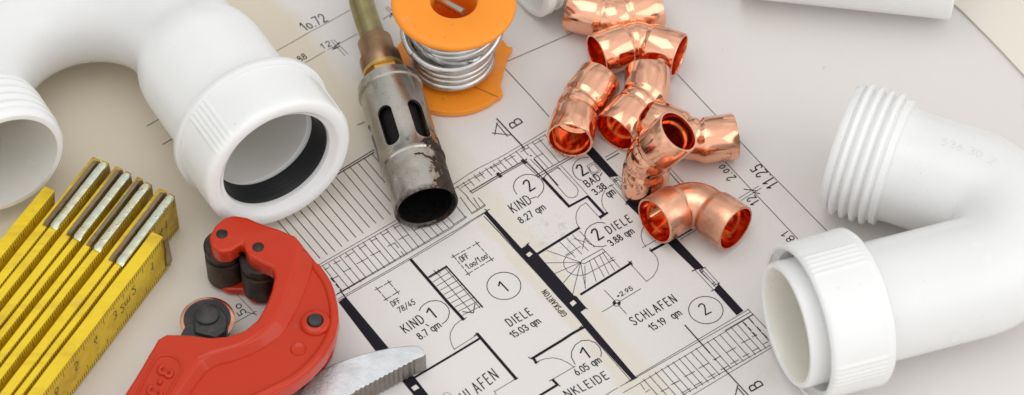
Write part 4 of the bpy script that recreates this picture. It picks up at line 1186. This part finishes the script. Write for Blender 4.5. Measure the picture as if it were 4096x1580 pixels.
# cutting wheel and its carriage
M_wheel = copper('wheel_copper', 0.95)
wc = P(*R1((503, 597))[0], 0.0115)
bm = lathe([(0.0108, 0.0030), (0.0108, 0.0088), (0.0114, 0.0098), (0.0118, 0.0098), (0.0122, 0.0088), (0.0122, 0.0030)], Vector((wc.x, wc.y, 0)), Vector((0, 0, 1)), 72, True, up=Vector((0, 1, 0)))
link('cutting_wheel', bm, M_wheel, cutter, smooth=30)
bm = vcyl(bmesh.new(), wc, [(0.0100, 0.0084), (0.0126, 0.0084), (0.0128, 0.0076)], 48)
o = link('wheel_washer', bm, M_black, cutter, smooth=30)
bm = prism(zpoly(R1, 0.0165, [(425, 548), (480, 500), (566, 517), (612, 580), (604, 650), (548, 690), (432, 660)]), 0.0060, 0.0165)
o = link('wheel_carriage', bm, M_black, cutter, smooth=35); bevel(o, 0.0009, 3)
hc = P(*R1((500, 560))[0], 0.0175)
bm = vcyl(bmesh.new(), hc, [(0.0150, 0.0044), (0.0172, 0.0044), (0.0177, 0.0038)], 40)
link('wheel_bolt', bm, M_black, cutter, smooth=40)
bm = prism(zpoly(R1, 0.0150, [(395, 605), (530, 650), (528, 690), (500, 800), (300, 800), (362, 668)]), 0.0050, 0.0150)
o = link('carriage_arm', bm, M_black, cutter, smooth=35); bevel(o, 0.0008, 3)
# raised size number in its rounded frame
bm = bmesh.new()
ctr = lambda q: P(*R1(q)[0], ZTp+0.0001)
fr = [(130, 994), (170, 910), (215, 825), (245, 790), (300, 783), (345, 805), (368, 850), (340, 910), (290, 994)]
tube(spline([ctr(q) for q in fr], 6), 0.00045, 10, bm)
st, Lt = text_strokes('3-32', .35)
A_, B_, U_ = ctr((258, 838)), ctr((150, 1040)), ctr((322, 872))
for s in st:
    tube([A_+(B_-A_)*(x/Lt)+(U_-A_)*y+Vector((0, 0, 0.0002)) for x, y in s], 0.00075, 10, bm)
link('raised_number', bm, M_red, cutter, smooth=60)

# ------------------------------------------------------------------ pliers
S1 = crop(1100, 1340, 3.22)
M_zinc = mat('zinc_steel', (0.70, 0.72, 0.74), 0.42, metal=.85); t = NT(M_zinc); co = t.coord()
n1 = t.noise(150, 4, .6, co); n2 = t.noise(1100, 3, .6, co)
t.base(t.mix(t.fl(n1, .35, .7), (0.76, 0.78, 0.80), (0.60, 0.615, 0.63))); t.rough(t.fl(n2, .3, .7, .32, .55)); t.bump(t.math('ADD', n2, n1), .18, .0006)
M_teeth = mat('worn_teeth', (0.34, 0.31, 0.28), 0.5, metal=.85); t = NT(M_teeth); co = t.coord()
n1 = t.noise(200, 4, .7, co); t.base(t.mix(t.fl(n1, .58, .72, 0, .8), t.mix(t.noise(500, 3), (0.42, 0.39, 0.36), (0.24, 0.22, 0.20)), (0.38, 0.19, 0.05))); t.bump(t.noise(700, 3, .6, co), .3, .0006)
pl = thing('pliers', 'silver pliers with serrated jaw reaching in at the bottom edge beside the red cutter', 'pliers', (*P(1350, 1620, 0).xy, 0))
ZP = 0.0098
back = [(-600, 1700), (-100, 1250), (120, 1000), (300, 773), (380, 660), (480, 550), (600, 450), (740, 375), (900, 312), (1100, 245), (1300, 197), (1500, 155), (1700, 131), (1790, 127), (1850, 138), (1895, 172), (1930, 222), (1942, 246)]
flat_ = [(1905, 275), (1860, 292), (1800, 316)]
teeth = []
x0, y0, x1, y1 = 1780, 322, 980, 748
nT = 13
for i in range(nT):
    f = i/nT
    px_, py_ = x0+(x1-x0)*f, y0+(y1-y0)*f
    teeth += [(px_, py_-6), (px_-24, py_+28)]
tail = [(960, 770), (600, 990), (300, 1300), (-100, 1800)]
polyj = [P(*q, ZP) for q in S1(*(back+flat_+teeth+tail))]
bm = bmesh.new()
nb = len(back)
lo = [bm.verts.new((p.x, p.y, 0.0006)) for p in polyj]; hi = [bm.verts.new((p.x, p.y, ZP)) for p in polyj]
# top as a domed surface: inset ridge line
bm.faces.new(hi)
for i in range(len(polyj)):
    j = (i+1) % len(polyj)
    f = bm.faces.new((lo[i], lo[j], hi[j], hi[i]))
    f.material_index = 1 if nb-1 <= i < nb+len(flat_)+len(teeth) else 0
bm.faces.new(list(reversed(lo)))
jaw = link('serrated_jaw', bm, M_zinc, pl, smooth=25); jaw.data.materials.append(M_teeth)
m = jaw.modifiers.new('bevel', 'BEVEL'); m.width = 0.0052; m.segments = 6; m.limit_method = 'WEIGHT'; m.harden_normals = True
bw = jaw.data.attributes.new('bevel_weight_edge', 'FLOAT', 'EDGE')
zp = ZP
for e in jaw.data.edges:
    v0, v1 = (jaw.data.vertices[k].co for k in e.vertices)
    if v0.z > zp-1e-5 and v1.z > zp-1e-5:
        # back edges of the jaw get the wide round, tooth crests a narrow one
        isback = min(e.vertices) >= 0
        idx = [list(e.vertices)[0]-len(polyj), list(e.vertices)[1]-len(polyj)]
        back_e = all(0 <= k < nb-2 for k in idx)
        bw.data[e.index].value = 1.0 if back_e else 0.22
bm = prism([P(*q, 0.008) for q in S1((2140, 760), (2180, 722), (2225, 705), (2275, 738), (2300, 790), (2200, 1000), (1900, 1300), (1400, 1500), (900, 1700), (1000, 1300), (1700, 1050))], 0.001, 0.008)
o = link('second_jaw', bm, M_zinc, pl, smooth=30); bevel(o, 0.0018, 4)
